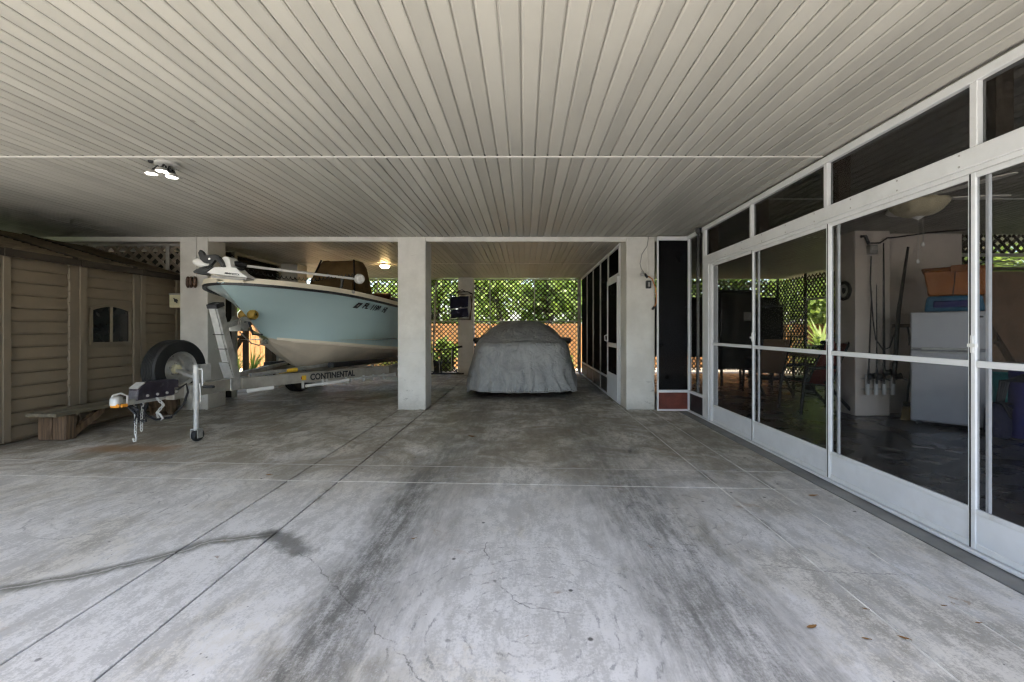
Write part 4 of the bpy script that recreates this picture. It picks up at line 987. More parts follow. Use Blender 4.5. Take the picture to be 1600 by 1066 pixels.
def loft(fn, n, sts, name, mat, th=0):
    m = MB()
    for s in (1, -1):
        vs = [(s * fn(q, i / n)[0], q, fn(q, i / n)[2]) for q in sts for i in range(n + 1)]
        fs = [(a * (n + 1) + i, a * (n + 1) + i + 1, (a + 1) * (n + 1) + i + 1, (a + 1) * (n + 1) + i) for a in range(len(sts) - 1) for i in range(n)]
        m.add(vs, fs)
    return m.build(name, mat, bt, True, local=True)
hl = loft(side_pt, NT, ST, 'hull_side', 'hull')
loft(bot_pt, 8, [s for s in ST if s >= .72], 'hull_bottom', 'cream_low')
def strip(fn0, th, zo0, zo1, out, name, mat, parent, sts):
    m = MB()
    for s in (1, -1):
        vs = []
        for q in sts:
            x, y, z = fn0(q); vs += [(s * (x + out), y, z + zo0), (s * (x + out), y, z + zo1), (s * max(0, x + out - th), y, z + zo1), (s * max(0, x + out - th), y, z + zo0)]
        n = len(sts); fs = []
        for a in range(n - 1):
            for i in range(4): fs.append((a * 4 + i, a * 4 + (i + 1) % 4, (a + 1) * 4 + (i + 1) % 4, (a + 1) * 4 + i))
        m.add(vs, fs)
    return m.build(name, mat, parent, True, local=True)
sh_fn = lambda s: side_pt(s, 1.0)
strip(sh_fn, .05, -.035, -.006, .012, 'rub_rail', 'black', bt, ST)
strip(sh_fn, .06, -.006, .012, .020, 'gunwale_lip', 'cream', bt, ST)
strip(sh_fn, .20, .0125, .055, .004, 'gunwale', 'cream', bt, ST)
strip(lambda s: side_pt(s, 0.0), .03, -.012, .020, .006, 'boot_stripe', 'cream', bt, [s for s in ST if s > .8])
strip(lambda s: side_pt(s, 0.0), .05, -.030, -.0125, -.002, 'chine_strake', 'cream_low', bt, [s for s in ST if s > .9])
# bow cap, fore deck, cockpit sole, transom
m = MB(); fd = [s for s in ST if s <= 1.4]
vs = []; 
for q in fd:
    x, y, z = sh_fn(q); vs += [(-(x - .01), y, z + .05), (0, y, z + .062), (x - .01, y, z + .05)]
m.add(vs, [(3 * a + i, 3 * a + i + 1, 3 * a + 4 + i, 3 * a + 3 + i) for a in range(len(fd) - 1) for i in (0, 1)])
m.build('fore_deck', 'cream', bt, True, local=True)
m = MB(); sd_ = [s for s in ST if s >= 1.4]; vs = []
for q in sd_: vs += [(-sh_fn(q)[0] + .03, q, 1.0), (sh_fn(q)[0] - .03, q, 1.0)]
m.add(vs, [(2 * a, 2 * a + 1, 2 * a + 3, 2 * a + 2) for a in range(len(sd_) - 1)]).build('cockpit_sole', 'cream', bt, local=True)
m = MB(); m.prism([(-1.03, 4.2, 1.46), (1.03, 4.2, 1.46), (.90, 4.2, .78), (0, 4.2, .46), (-.90, 4.2, .78)], (0, -.05, 0)).build('transom', 'cream', bt, local=True)
MB().lathe([(.001, 0), (.026, 0), (.026, .012), (.014, .014), (.001, .010)], (side_pt(1.22, 1)[0] + .006, 1.22, side_pt(1.22, 1)[2] + .034), (1, -.2, 0), 16).build('fuel_cap', 'chrome', bt, True, **L)
MB().tube([(0, .74, 1.045), (0, .70, 1.01), (0, .73, .975), (0, .78, .97)], .012, 8).build('bow_eye', 'chrome', bt, True, **L)
# console with tan canvas cover
cy0, cy1 = 2.10, 3.0
co = MB()
rows_ = [(.98, .50, cy0 - .10, cy1 + .05), (1.40, .47, cy0 - .02, cy1), (1.85, .42, cy0 + .18, cy1 - .05), (2.20, .37, cy0 + .36, cy1 - .12), (2.30, .33, cy0 + .42, cy1 - .18), (2.32, .28, cy0 + .50, cy1 - .25)]
vs = []
for z, hw, a, b in rows_:
    r = .10; ring = []
    for cx, cyy, a0 in ((hw - r, b - r, 0), (-hw + r, b - r, 90), (-hw + r, a + r, 180), (hw - r, a + r, 270)):
        for k in range(4):
            t = R(a0 + k * 30); ring.append((cx + r * math.cos(t), cyy + r * math.sin(t), z + .012 * math.sin(5 * t)))
    vs += ring
n = 16; fs = [(a * n + k, a * n + (k + 1) % n, (a + 1) * n + (k + 1) % n, (a + 1) * n + k) for a in range(len(rows_) - 1) for k in range(n)] + [tuple((len(rows_) - 1) * n + k for k in range(n))]
cn = co.add(vs, fs).build('console_cover', 'canvas', bt, True, local=True)
MB().tube([(.29, cy0 + .40, 2.315), (.40, cy0 + .21, 1.83), (.475, cy0, 1.38), (.50, cy0 - .10, 1.0)], .014, 6).build('cover_piping', 'black', cn, True, **L)
MB().tube([(-.29, cy0 + .40, 2.315), (-.40, cy0 + .21, 1.83), (-.475, cy0, 1.38)], .014, 6).build('cover_piping', 'black', cn, True, **L)
# seats
st_ = MB()
for yy, zz, hw in ((3.2, 1.55, .42),):
    B(-hw, hw, yy, yy + .5, 1.02, zz - .12).build('seat_box', 'cream', bt, bevel=.03, seg=2, local=True)
    B(-hw, hw, yy - .03, yy + .5, zz - .118, zz).build('seat_cushion', 'vinylseat', bt, bevel=.04, seg=3, local=True)
    B(-hw, hw, yy + .42, yy + .55, zz + .002, zz + .30).build('seat_back', 'vinylseat', bt, bevel=.05, seg=3, local=True)
B(.50, .90, 2.7, 4.0, 1.36, 1.53).build('side_cushion', 'navy', bt, bevel=.05, seg=2, local=True)
for xx in (-.30, -.20): MB().tube([(xx, 3.95, 1.4), (xx, 4.0, 2.05)], .015, 6).build('rod_holder', 'white', bt, True, **L)
# outboard motor
om = MB().prism([(-.2, 4.30, 1.35), (.2, 4.30, 1.35), (.2, 4.72, 1.35), (-.2, 4.72, 1.35)], (0, 0, .48)).build('outboard_motor', 'black', bt, bevel=.08, seg=3, local=True)
B(-.07, .07, 4.34, 4.56, .62, 1.349).build('drive_leg', 'black', om, bevel=.02, local=True)
B(-.12, .12, 4.205, 4.34, 1.1, 1.45).build('clamp_bracket', 'blackm', om, local=True)
MB().lathe([(.001, -.2), (.05, -.12), (.065, 0), (.05, .16), (.001, .2)], (0, 4.48, .62), 'y', 14).build('gear_case', 'black', om, True, **L)
# registration lettering on the port side
def hull_frame(s, t):
    p = Vector(side_pt(s, t)); e = .02; u = (Vector(side_pt(s + e, t)) - Vector(side_pt(s - e, t))).normalized(); v = (Vector(side_pt(s, t + e)) - Vector(side_pt(s, t - e))).normalized(); nn = u.cross(v); 
    if nn.x < 0: nn = -nn
    return p, u, v, nn.normalized()
WB = WM[bt]; R3 = WB.to_3x3()
def hull_text(nm, s, body, size, wid, t, shear=.35):
    p, u, v, nn = hull_frame(s, t); q = p + nn * .010
    put_text(nm, body, size, wid, WB @ q, R3 @ u, R3 @ v, 'black', bt, shear)
hull_text('registration', 1.535, 'FL', .125, .115, .795)
hull_text('registration', 1.70, '1198', .125, .20, .79)
hull_text('registration', 1.965, 'HI', .125, .11, .785)
p, u, v, nn = hull_frame(1.43, .83); q = p + nn * .006
MB().prism([q - u * .045 - v * .055, q + u * .04 - v * .055, q + u * .075 + v * .045, q - u * .01 + v * .045], nn * .002).build('decal', 'black', bt, **L)
q = q + nn * .0025
MB().prism([q - u * .0 - v * .02, q + u * .025 - v * .02, q + u * .035 + v * .015, q + u * .01 + v * .015], nn * .002).build('decal_spot', 'grey', bt, **L)

# trolling motor: wedge base, motor pod, black hook, long shaft laid aft, coiled cord, head
def bl(v): return WB.inverted() @ Vector(v)
def bp(px, py, Y): return bl(at(px, py, Y))
yb = 5.06
tm = MB()
def quadpoly(pts, Y, depth): return [bp(px, py, Y) for px, py in pts], (R3.inverted() @ Vector((0, depth, 0)))
pts, dv = quadpoly([(321, 427), (333, 417.5), (346, 417), (346, 403), (349, 401), (355, 401), (359, 405), (361, 417.5), (368, 418), (375, 425), (386, 432.5), (386, 434), (350, 430.5)], yb, .16)
tmo = tm.prism(pts, dv).build('trolling_motor', 'white', bt, bevel=.006, local=True)
pts, dv = quadpoly([(301, 424.5), (306, 420.5), (313, 418), (322, 415.5), (334, 417.0), (322, 426), (330, 428.5), (316, 429), (303, 427)], yb - .012, .14)
MB().prism(pts, dv).build('foot', 'black', tmo, bevel=.005, local=True)
c1, c2 = (326, 406), None
up = [(309, 395), (312, 390), (316, 393), (320, 399.5), (328, 398), (336, 397.5), (342, 401), (347, 408), (350, 417), (345, 417.3), (341, 410), (336, 406), (333, 410), (329, 415), (322, 419), (316, 420), (325, 415), (327, 412), (318, 410.5), (312, 405)]
pts, dv = quadpoly(up, yb - .04, .045)
MB().prism(pts, dv).build('propeller', 'black', tmo, bevel=.004, local=True)
MB().lathe([(.001, -.03), (.012, -.03), (.015, 0), (.001, .01)], bp(330, 405.3, yb - .03), R3.inverted() @ Vector((0, 1, 0)), 12).build('hub', 'chrome', tmo, True, **L)
MB().tube([bp(303.5, 409, yb + .05), bp(310, 409.5, yb + .05), bp(325, 414, yb + .06), bp(333, 416, yb + .06)], [.025, .05, .05, .035], 14).build('motor_pod', 'white', tmo, True, **L)
MB().tube([bp(359, 412, yb + .06), bp(366, 412.6, yb + .08)], .026, 12).build('collar', 'white', tmo, True, **L)
MB().tube([bp(365, 412.5, yb + .08), bp(371, 413, yb + .12), bp(384, 415, yb + .2)], [.030, .036, .028], 12).build('clamp', 'black', tmo, True, **L)
S0, S1 = at(382, 415.5, 5.25), at(556, 436, 6.45)
MB().tube([bl(S0), bl(S1)], .0165, 12).build('shaft', 'white', tmo, True, **L)
dS = (S1 - S0)
cpts = []
N = 26 * 8
for k in range(N + 1):
    t = k / N; a = t * 26 * 2 * PI; c = S0 + dS * (.02 + t * .97); 
    zoff = -.055 - .03 * math.sin(PI * min(1, t * 1.4)) if t < .62 else (-.055 + (t - .62) * .30)
    cpts.append(bl(c + Vector((0, .018 * math.cos(a), zoff + .018 * math.sin(a)))))
MB().tube(cpts, .0055, 5).build('coiled_cord', 'black', tmo, True, **L)
MB().tube([bp(340 + 24, 419, yb + .02), bp(372, 421, yb + .02), bp(381, 421, yb + .08)], [.012, .02, .012], 8).build('cable_boot', 'black', tmo, True, **L)
hd = S1 + Vector((.0, 0, .0)); hx = R3.inverted() @ Vector((.75, -.55, -.05))
MB().lathe([(.001, -.045), (.05, -.045), (.068, -.02), (.072, .02), (.06, .05), (.035, .06), (.03, .045), (.001, .045)], bl(at(561, 436, 6.45)), hx, 24).build('control_head', 'white', tmo, True, **L)
MB().tube([bp(540, 433, 6.44), bp(560, 433.5, 6.40)], .012, 8).build('head_cable', 'black', tmo, True, **L)
MB().tube([bp(535, 434, 6.42), bp(534, 447, 6.42), bp(530, 455, 6.42)], [.026, .018, .03], 8).build('shaft_rest', 'black', tmo, True, **L)
MB().tube([bp(509, 428.5, 6.1), bp(514, 433.5, 6.12)], .026, 8).build('depth_collar', 'black', tmo, True, **L)
put_text('lettering', 'MINN KOTA', .030, .165, at(351, 428.2, yb - .0025), at(374, 431.0, yb) - at(351, 428.2, yb), (0, 0, 1), 'black', tmo, .1)
pts, dv = quadpoly([(330, 430), (385, 434.5), (385, 436.5), (370, 437.5), (330, 434)], yb + .02, .14)
MB().prism(pts, dv).build('mount_plate', 'grey', tmo, local=True)
MB().bar(bp(335, 433, yb + .1), bp(385, 439.5, yb + .16), .16, .045).build('mount_block', 'cream', tmo, **L)

# ------------------------------------------------------------------ covered car
ccx, ccy = -.055, 9.44
car = thing('covered_car', 'car under a wrinkled grey fabric cover in the middle bay', 'car', (ccx, ccy, 0))
HL, HW = 1.93, .945
def Hf(x, y):
    # y from -HL (tail, facing camera) to +HL
    def s(a, b, v): t = min(1, max(0, (v - a) / (b - a))); return t * t * (3 - 2 * t)
    deck = .905 + .03 * s(-1.9, -1.2, y) - .10 * s(.9, 1.9, y)
    tq = min(1, max(0, (y + 1.66) / 1.25)); cab = (1 - (1 - tq) ** 1.8) * (1 - s(.15, 1.05, y))
    ax = abs(x); lat = max(0, 1 - (ax / .82) ** 3.0)
    crown = .03 * (1 - (x / HW) ** 2)
    return deck + crown + .36 * cab * lat - .06 * s(.60, .95, ax)
NU, NV = 260, 74
def plan(u):
    c, s_ = math.cos(u), math.sin(u); n = 5.5
    r = (abs(c) ** n + abs(s_) ** n) ** (-1 / n); return HW * r * c, HL * r * s_
vs = []; rng = random.Random(3)
for j in range(NV + 1):
    t = j / NV
    for i in range(NU):
        u = 2 * PI * i / NU; X, Y = plan(u)
        if t < .45:
            q = t / .45; k = 1.05 - .06 * q ** .8; kx = 1.05 - .12 * q ** 1.5
            if abs(X) > HW * .9 or True: pass
            zs = Hf(X * .93, Y * .955) - .15
            zh = .115 + .025 * math.sin(9 * u) + .02 * noise.noise((6 * u, 0, 1))
            if Y < -HL * .9: zh = .125 + .030 * (X / HW) ** 2 + .02 * noise.noise((14 * X, 2, 0))
            z = zh + (zs - zh) * q
            fold = (1 - q) ** 1.3
            d = .034 * fold * math.sin(34 * u + 5 * noise.noise((2 * u, q * 1.5, 0)) + 3 * q) + .012 * noise.noise((X * 3.2 + z * 2.2, Y * 3.2, z * 2.4)) - .010 * abs(noise.noise((X * 4.0 + z * 5.0, Y * 4 - z * 3, z * 1.4 + 7))) + .012 * fold * noise.noise((X * 13, Y * 13, z * 3))
            dir_ = Vector((X / HW ** 2, Y / HL ** 2, 0)).normalized() if True else None
            vs.append((X * kx + dir_.x * d, Y * k + dir_.y * d, z))
        else:
            q = (t - .45) / .55
            if q < .16:
                ph = q / .16 * PI / 2; k = .99 - .06 * (1 - math.cos(ph)); kx = .93 - .10 * (1 - math.cos(ph)); zz = Hf(X * kx, Y * k) - .15 * (1 - math.sin(ph))
            else:
                k = .93 * (1 - (q - .16) / .84); kx = k * .83 / .93; zz = Hf(X * kx, Y * k)
            x, y = X * kx, Y * k
            w_ = .012 * noise.noise((x * 2.2 + y * 1.1, y * 1.3 - x * .6, 4)) + .014 * abs(noise.noise((x * 5 + y * 4, y * 2.4 - x * 2, 9)))
            wr = .022 * max(0, math.sin(9 * (x * .9 + (zz - .9) * 1.2) + 4 * noise.noise((x, y * 1.2, 2))) - .55) * (1 if zz > .95 else .4)
            vs.append((x, y, zz + w_ + wr))
fs = [(j * NU + i, j * NU + (i + 1) % NU, (j + 1) * NU + (i + 1) % NU, (j + 1) * NU + i) for j in range(NV) for i in range(NU)]
MB().add(vs, fs).build('cover', 'cover', car, True, local=True)
hem = [vs[i] for i in range(0, NU, 2)]; MB().tube(hem + [hem[0]], .011, 6, False).build('elastic_hem', 'grey', car, True, local=True)
for s in (-1, 1):
    MB().prism([(s * .78, -.15, .88), (s * .94, -.12, .86), (s * 1.01, -.12, .91), (s * 1.00, -.14, .98), (s * .82, -.14, .99)], (0, .12, 0)).build('mirror_pocket', 'black', car, bevel=.012, local=True)
    for yy in (-1.25, 1.3):
        prof = [(.20, -.10), (.28, -.11), (.31, -.09), (.318, -.05), (.318, .05), (.31, .09), (.28, .11), (.20, .10)]
        ty = MB().lathe(prof, (s * .72, yy, .32), 'x', 32).build('tyre', 'rubber', car, True, local=True)
        MB().lathe([(.20, .08), (.18, .05), (.05, .06), (.001, .06)], (s * .72, yy, .32), (s, 0, 0), 20).build('rim', 'grey', ty, True, **L)
B(-.68, .68, -1.78, 1.75, .14, .30).build('underbody', 'dark', car, local=True)
B(-.58, .58, -1.86, -1.82, .13, .22).build('rear_valance', 'dark', car, local=True)

# ------------------------------------------------------------------ folded chair on the back column, cart and pole
fcx = thing('folding_chair', 'navy folding chair hung high on the back column', 'folding chair', at(720, 502, 11.4))
y = 11.38
def tubep(name, pts, r, mat, par, yy=y): return MB().tube([at(a, b, yy) for a, b in pts], r, 8).build(name, mat, par, True)
tubep('frame', [(704, 462), (703, 500), (735, 499.5), (738, 459), (704, 462)], .013, 'blackm', fcx)
tubep('arm', [(703, 460), (712, 456.5), (731, 456), (737, 459)], .014, 'black', fcx, y - .03)
tubep('leg_frame', [(703, 483), (731, 480), (733, 496), (704, 498.5), (703, 483)], .010, 'galv_pale', fcx, y - .06)
tubep('leg', [(735.5, 462), (737, 480), (733, 500)], .012, 'bench_leg', fcx, y - .02)
MB().prism([at(705, 464, y), at(732, 463, y), at(731, 480, y), at(704, 482.5, y)], (0, .02, 0)).build('back_fabric', 'navy', fcx)
MB().prism([at(704.5, 484.5, y - .04), at(730.5, 481.5, y - .04), at(732, 495, y - .04), at(705, 497.5, y - .04)], (0, .02, 0)).build('seat_fabric', 'navy', fcx)
tubep('hanger', [(715, 455), (722, 453), (727, 456)], .012, 'black', fcx, y)
cart = thing('push_cart', 'black wheeled push cart beside the back column', 'cart', at(700, 585, 11.2))
y = 11.2
tubep('base_bar', [(674, 584), (725, 584)], .022, 'black', cart); tubep('base_bar', [(676, 583), (718, 583)], .016, 'black', cart, y + .25)
tubep('handle', [(678, 548), (700, 545.5), (712, 543)], .014, 'black', cart); tubep('grip', [(711, 543.2), (722.5, 541.5)], .026, 'black', cart)
tubep('upright', [(708, 545), (707, 560), (708.5, 575), (716, 583)], .020, 'black', cart)
tubep('strut', [(706, 547), (705, 580)], .012, 'galv', cart, y + .06); tubep('strut', [(689, 548), (690, 583)], .014, 'black', cart); tubep('strut', [(686, 560), (687, 583)], .010, 'galv', cart, y - .04)
tubep('strut', [(677, 550), (676, 582)], .012, 'galv_pale', cart, y - .03); tubep('brace', [(703, 546), (691, 556), (688, 572)], .010, 'blackm', cart)
tubep('shelf_bar', [(676, 567), (705, 567)], .010, 'blackm', cart); tubep('shelf_bar', [(676, 567), (705, 567)], .010, 'blackm', cart, y + .2)
c = at(681, 573, y - .02); MB().lathe([(.02, -.02), (.13, -.03), (.155, 0), (.13, .03), (.02, .02)], c, (.3, -1, 0), 20).build('wheel', 'rubber', cart, True)
pl = thing('garden_pole', 'long pale pole leaning beside the back lattice', 'pole', at(676, 572, 11.3))
MB().tube([at(676, 574, 11.3), at(681.5, 444, 11.45)], .022, 8).build('shaft', 'post_white', pl, True); MB().tube([at(681.4, 446, 11.45), at(681.7, 440, 11.46)], .028, 8).build('end_cap', 'grey', pl, True)

# ------------------------------------------------------------------ lit lamps
M['led'] = emit('led_panel', (1, .98, .88), 6)
M['warm'] = emit('warm_dome', (1, .66, .28), 15)
cl = thing('ceiling_lamp', 'three headed LED ceiling lamp, lit, at upper left', 'lamp', (-2.86, 3.62, H))
c0 = Vector((-2.86, 3.64, H))
MB().lathe([(.001, 0), (.085, 0), (.085, -.018), (.05, -.03), (.001, -.03)], c0, 'z', 24).build('canopy', 'galv_pale', cl, True)
MB().tube([c0 + Vector((0, 0, -.03)), c0 + Vector((0, 0, -.06))], .022, 10).build('stem', 'galv_pale', cl, True)
MB().lathe([(.001, -.055), (.05, -.055), (.055, -.07), (.001, -.072)], c0, 'z', 16).build('hub', 'blackm', cl, True)
MB().bar(c0 + Vector((-.10, -.06, -.008)), c0 + Vector((-.04, -.04, -.008)), .03, .015).build('bracket', 'black', cl)
for px, py in ((236.7, 272.0), (252.7, 268.0), (268.7, 277.5)):
    hp = at(px, py, 3.60 if px != 252.7 else 3.55)
    MB().tube([c0 + Vector((0, 0, -.06)), (c0 + hp) / 2 + Vector((0, 0, .03)), hp + Vector((0, 0, .028))], .008, 6).build('arm', 'black', cl, True)
    hdn = MB().lathe([(.001, .028), (.03, .028), (.04, .012), (.042, .004), (.042, 0)], hp, 'z', 20).build('lamp_head', 'grey', cl, True)
    MB().lathe([(.038, .001), (.02, -.003), (.001, -.003)], hp, 'z', 20).build('diffuser', 'led', hdn, True)
for a, b in (((222, 270.5), (230, 273)), ((274, 276.5), (283, 278.5))):
    MB().bar(at(*a, 3.58), at(*b, 3.58), .03, .006, (0, 0, 1)).build('wing', 'grey', cl)
dl = thing('dome_light', 'glowing warm dome light on the ceiling above the boat', 'lamp', (-2.85, 9.2, HB))
MB().lathe([(.001, 0), (.105, 0), (.105, -.02), (.09, -.024)], (-2.83, 9.2, HB - .006), 'z', 28).build('base', 'white', dl, True)
MB().lathe([(.094, -.022), (.092, -.04), (.07, -.066), (.035, -.078), (.001, -.080)], (-2.83, 9.2, HB - .006), 'z', 28).build('shade', 'warm', dl, True)

# ------------------------------------------------------------------ screen room interior
rw = thing('room_wall', 'pale pinkish plaster wall behind the fridge', 'wall', (5.6, 6.3, 0))
B(4.87, 6.0, 6.25, 6.40, 0.0, 2.468).build('panel', 'roomwall', rw)
B(6.001, 7.5, 6.24, 6.40, 0.0, 1.95).build('lower_panel', 'brown_panel', rw)
B(6.001, 7.5, 6.22, 6.26, 2.15, 2.19).build('shelf_rail', 'post_white', rw)
B(6.001, 7.5, 6.0, 6.239, 1.955, 1.975).build('shelf', 'bench', rw)
jm = MB(); slats(rw, lambda u, z: Vector((u, 6.32, z)), (0, 1, 0), 6.0, 7.5, 2.20, 2.46, .13, .04, .008, 'lattice', jm); jm.build('lattice_slats', 'lattice', rw)
tm2 = MB(); random.seed(9)
for k in range(22):
    a = Vector((random.uniform(6.0, 7.2), random.uniform(6.02, 6.2), random.uniform(1.98, 2.12)))
    tm2.tube([a, a + Vector((random.uniform(.1, .3), 0, random.uniform(-.05, .08))), a + Vector((random.uniform(.25, .6), 0, random.uniform(-.06, .06)))], .005, 5)
tl = tag(tm2.build('cord_tangle', 'grey', None, True), 'tangle of pale cords on the high shelf at right edge', 'cord'); tl['kind'] = 'stuff'
rc = thing('room_column', 'painted column inside the screen room carrying the clock and rods', 'column', (4.64, 6.26, 0))
B(4.40, 4.868, 6.06, 6.46, 0, 2.468).build('shaft', 'roomwall', rc, bevel=.012, seg=2)
# outer lattice walls of the room
rl = thing('room_lattice', 'brown lattice wall on the far right side of screen room', 'lattice', (6.62, 9.0, 0))
XR = 6.62
for a, b, z0, z1 in ((6.45, 9.78, .05, .95), (6.45, 9.78, 1.0, 2.42), (10.65, 11.85, .05, .95), (10.65, 11.85, 1.0, 2.42), (9.78, 10.65, .05, .75), (9.78, 10.65, 1.88, 2.42)):
    jm = MB(); slats(rl, lambda u, z: Vector((XR, u, z)), (1, 0, 0), a, b, z0, z1, .13, .036, .008, 'lattice', jm); jm.build('lattice_slats', 'lattice', rl)
for y in (6.45, 8.1, 9.75, 10.68, 11.85): B(XR - .05, XR - .015, y - .03, y + .03, 0, 2.465).build('post', 'lattice', rl)
B(XR - .04, XR - .015, 6.45, 9.72, .955, .995).build('rail', 'lattice', rl); B(XR - .04, XR - .015, 10.71, 11.85, .955, .995).build('rail', 'lattice', rl); B(XR - .045, XR - .01, 9.78, 10.65, .755, .795).build('window_sill', 'post_white', rl); B(XR - .04, XR - .015, 9.78, 10.65, 1.83, 1.875).build('window_head', 'post_white', rl)
rb = thing('room_lattice', 'brown lattice wall at the far back of screen room', 'lattice', (4, 11.9, 0))
for a, b, z0, z1 in ((1.5, 6.6, 2.0, 2.42), (1.5, 6.6, .08, .42)):
    jm = MB(); slats(rb, lambda u, z: Vector((u, 11.9, z)), (0, 1, 0), a, b, z0, z1, .13, .034, .008, 'lattice', jm); jm.build('lattice_slats', 'lattice', rb)
B(1.5, 6.6, 11.88, 11.92, .43, 1.99).build('board', 'dark', rb)
xw = struct(B(7.5, 7.6, -2.9, 6.4, 0, 2.469).build('room_side_wall', 'roomwall'))
# fridge, set across the corner
fg = thing('refrigerator', 'silver two door refrigerator in the corner of screen room', 'refrigerator', (4.71, 5.56, 0), -R(43))
B(.0, .66, .06, .64, .03, 1.36).build('cabinet', 'steel', fg, bevel=.008, local=True)
d1 = B(.0, .66, .0, .055, .92, 1.362).build('freezer_door', 'steel', fg, bevel=.012, seg=2, local=True)
d2 = B(.0, .66, .0, .055, .05, .905).build('door', 'steel', fg, bevel=.012, seg=2, local=True)
B(.10, .60, -.016, -.001, .905, .935).build('handle', 'galv_pale', d1, bevel=.004, local=True); B(.10, .60, -.016, -.001, .870, .895).build('handle', 'galv_pale', d2, bevel=.004, local=True)
B(.53, .63, -.004, -.0005, 1.285, 1.305).build('badge', 'black', d1, local=True)
for xx in (.06, .58): B(xx, xx + .04, .1, .14, .0, .0295).build('foot', 'black', fg, local=True)
to = thing('storage_tote', 'blue plastic tote on top of the refrigerator', 'tote', (4.78, 5.55, 1.362), -R(43))
MB().add([(.06, .1, 0), (.60, .1, 0), (.60, .5, 0), (.06, .5, 0), (.09, .08, .19), (.57, .08, .19), (.57, .52, .19), (.09, .52, .19)], [(0, 3, 2, 1), (4, 5, 6, 7), (0, 1, 5, 4), (1, 2, 6, 5), (2, 3, 7, 6), (3, 0, 4, 7)]).build('body', 'tote_b', to, bevel=.03, seg=2, local=True)
B(.15, .52, .065, .085, .05, .13).build('recess', 'blue', to, bevel=.01, local=True)
to = thing('storage_tote', 'orange plastic tote stacked on the blue tote', 'tote', (4.78, 5.55, 1.555), -R(43))
MB().add([(.10, .1, 0), (.60, .1, 0), (.60, .5, 0), (.10, .5, 0), (.06, .06, .30), (.64, .06, .30), (.64, .54, .30), (.06, .54, .30)], [(0, 3, 2, 1), (4, 5, 6, 7), (0, 1, 5, 4), (1, 2, 6, 5), (2, 3, 7, 6), (3, 0, 4, 7)]).build('body', 'tote_o', to, bevel=.015, local=True)
B(.04, .66, .04, .56, .3005, .335).build('lid', 'tote_lid', to, bevel=.01, local=True)
B(.30, .46, .03, .052, .27, .352).build('latch', 'tote_lid', to, bevel=.006, local=True)
MB().tube([(.34, .055, .27), (.33, .07, .1), (.32, .085, .01)], .005, 5).build('strap', 'black', to, True, **L)
# clock
ck = thing('wall_clock', 'round black rimmed clock on the room column', 'clock', (4.40, 6.2, 1.7))
ca = (-1, 0, 0); cc = Vector((4.398, 6.25, 1.68))
MB().lathe([(.13, 0), (.135, .02), (.12, .032), (.095, .03), (.092, .018)], cc, ca, 32).build('rim', 'black', ck, True)
MB().lathe([(.093, .018), (.001, .018)], cc, ca, 32).build('face', 'post_white', ck)
MB().lathe([(.04, .019), (.001, .020)], cc, ca, 20).build('emblem', 'black', ck)
MB().bar(cc + Vector((-.022, 0, 0)), cc + Vector((-.022, .03, .06)), .006, .003, (1, 0, 0)).build('hand', 'black', ck); MB().bar(cc + Vector((-.022, 0, 0)), cc + Vector((-.022, -.05, .03)), .006, .003, (1, 0, 0)).build('hand', 'black', ck)
# junction box and cables
jb = thing('junction_box', 'junction box with black cables high on the room column', 'junction box', at(1360, 390, 6.0))
p = at(1360, 391, 6.05); B(p.x - .05, p.x + .05, 5.98, 6.058, p.z - .06, p.z + .06).build('box', 'grey', jb, bevel=.006); B(p.x - .035, p.x + .035, 5.97, 5.979, p.z - .01, p.z + .04).build('cover', 'post_white', jb)
for pts, r in (([(1345, 370), (1352, 369), (1358, 382)], .02), ([(1360, 380), (1375, 380), (1386, 372), (1400, 371), (1450, 364), (1520, 358)], .011), ([(1361, 400), (1360, 440), (1362, 470), (1364, 500), (1368, 530), (1380, 547), (1390, 543), (1398, 520), (1400, 512)], .008)):
    MB().tube([at(a, b, 6.02) for a, b in pts], r, 6).build('cable', 'black', jb, True)
# rod holder and four rods
rh = thing('rod_holder', 'rack of four white pipe rod holders on the room column', 'rod holder', at(1372, 612, 6.0))
for px in (1355, 1368.5, 1381.5, 1395):
    MB().tube([at(px, 617, 6.0), at(px, 585, 6.0)], .024, 12).build('pipe', 'white', rh, True)
for py in (591.5, 608): MB().bar(at(1346, py, 6.045), at(1397, py, 6.045), .018, .018).build('batten', 'post_white', rh)
for i, (pa, pb, lean, lab, r) in enumerate(((1357, 1362, 0, 'thin fishing rod in the leftmost pipe of the rack', .010), (1370, 1369.5, 0, 'short fishing rod in the second pipe of the rack', .008),
        (1381.5, 1380.5, 0, 'straight fishing rod in the third pipe of the rack', .014), (1397, 1419, 0, 'thick black covered rod leaning from the fourth pipe of the rack', .024))):
    fr_ = thing('fishing_rod', lab, 'fishing rod', at(pa, 600, 6.0), group='fishing rods in the rack')
    top = {0: 455, 1: 445, 2: 380, 3: 386}[i]; yy = 5.96
    MB().tube([at(pa, 590, yy), at((pa + pb) / 2 - (4 if i == 3 else 0), (590 + top) / 2, yy), at(pb, top, yy)], [r * 1.2, r, r * .6], 7).build('blank', 'black', fr_, True)
    MB().tube([at(pa, 600, yy), at(pa, 578, yy)], .013, 8).build('grip', 'black', fr_, True)
    c = at(pa + 7, 588 if i != 2 else 582, yy - .03); MB().lathe([(.001, -.03), (.045, -.03), (.035, -.01), (.035, .01), (.045, .03), (.001, .03)], c, (.6, -.8, .2), 14).build('reel', 'blackm', fr_, True)
    MB().tube([c, c + Vector((.05, -.03, -.04)), c + Vector((.09, -.03, -.05))], .008, 6).build('reel_handle', 'black', fr_, True)
br = thing('straw_broom', 'straw broom standing beside the refrigerator', 'broom', at(1414, 655, 5.85))
MB().tube([at(1417, 628, 5.8), at(1425, 560, 5.95)], .012, 8).build('handle', 'black', br, True)
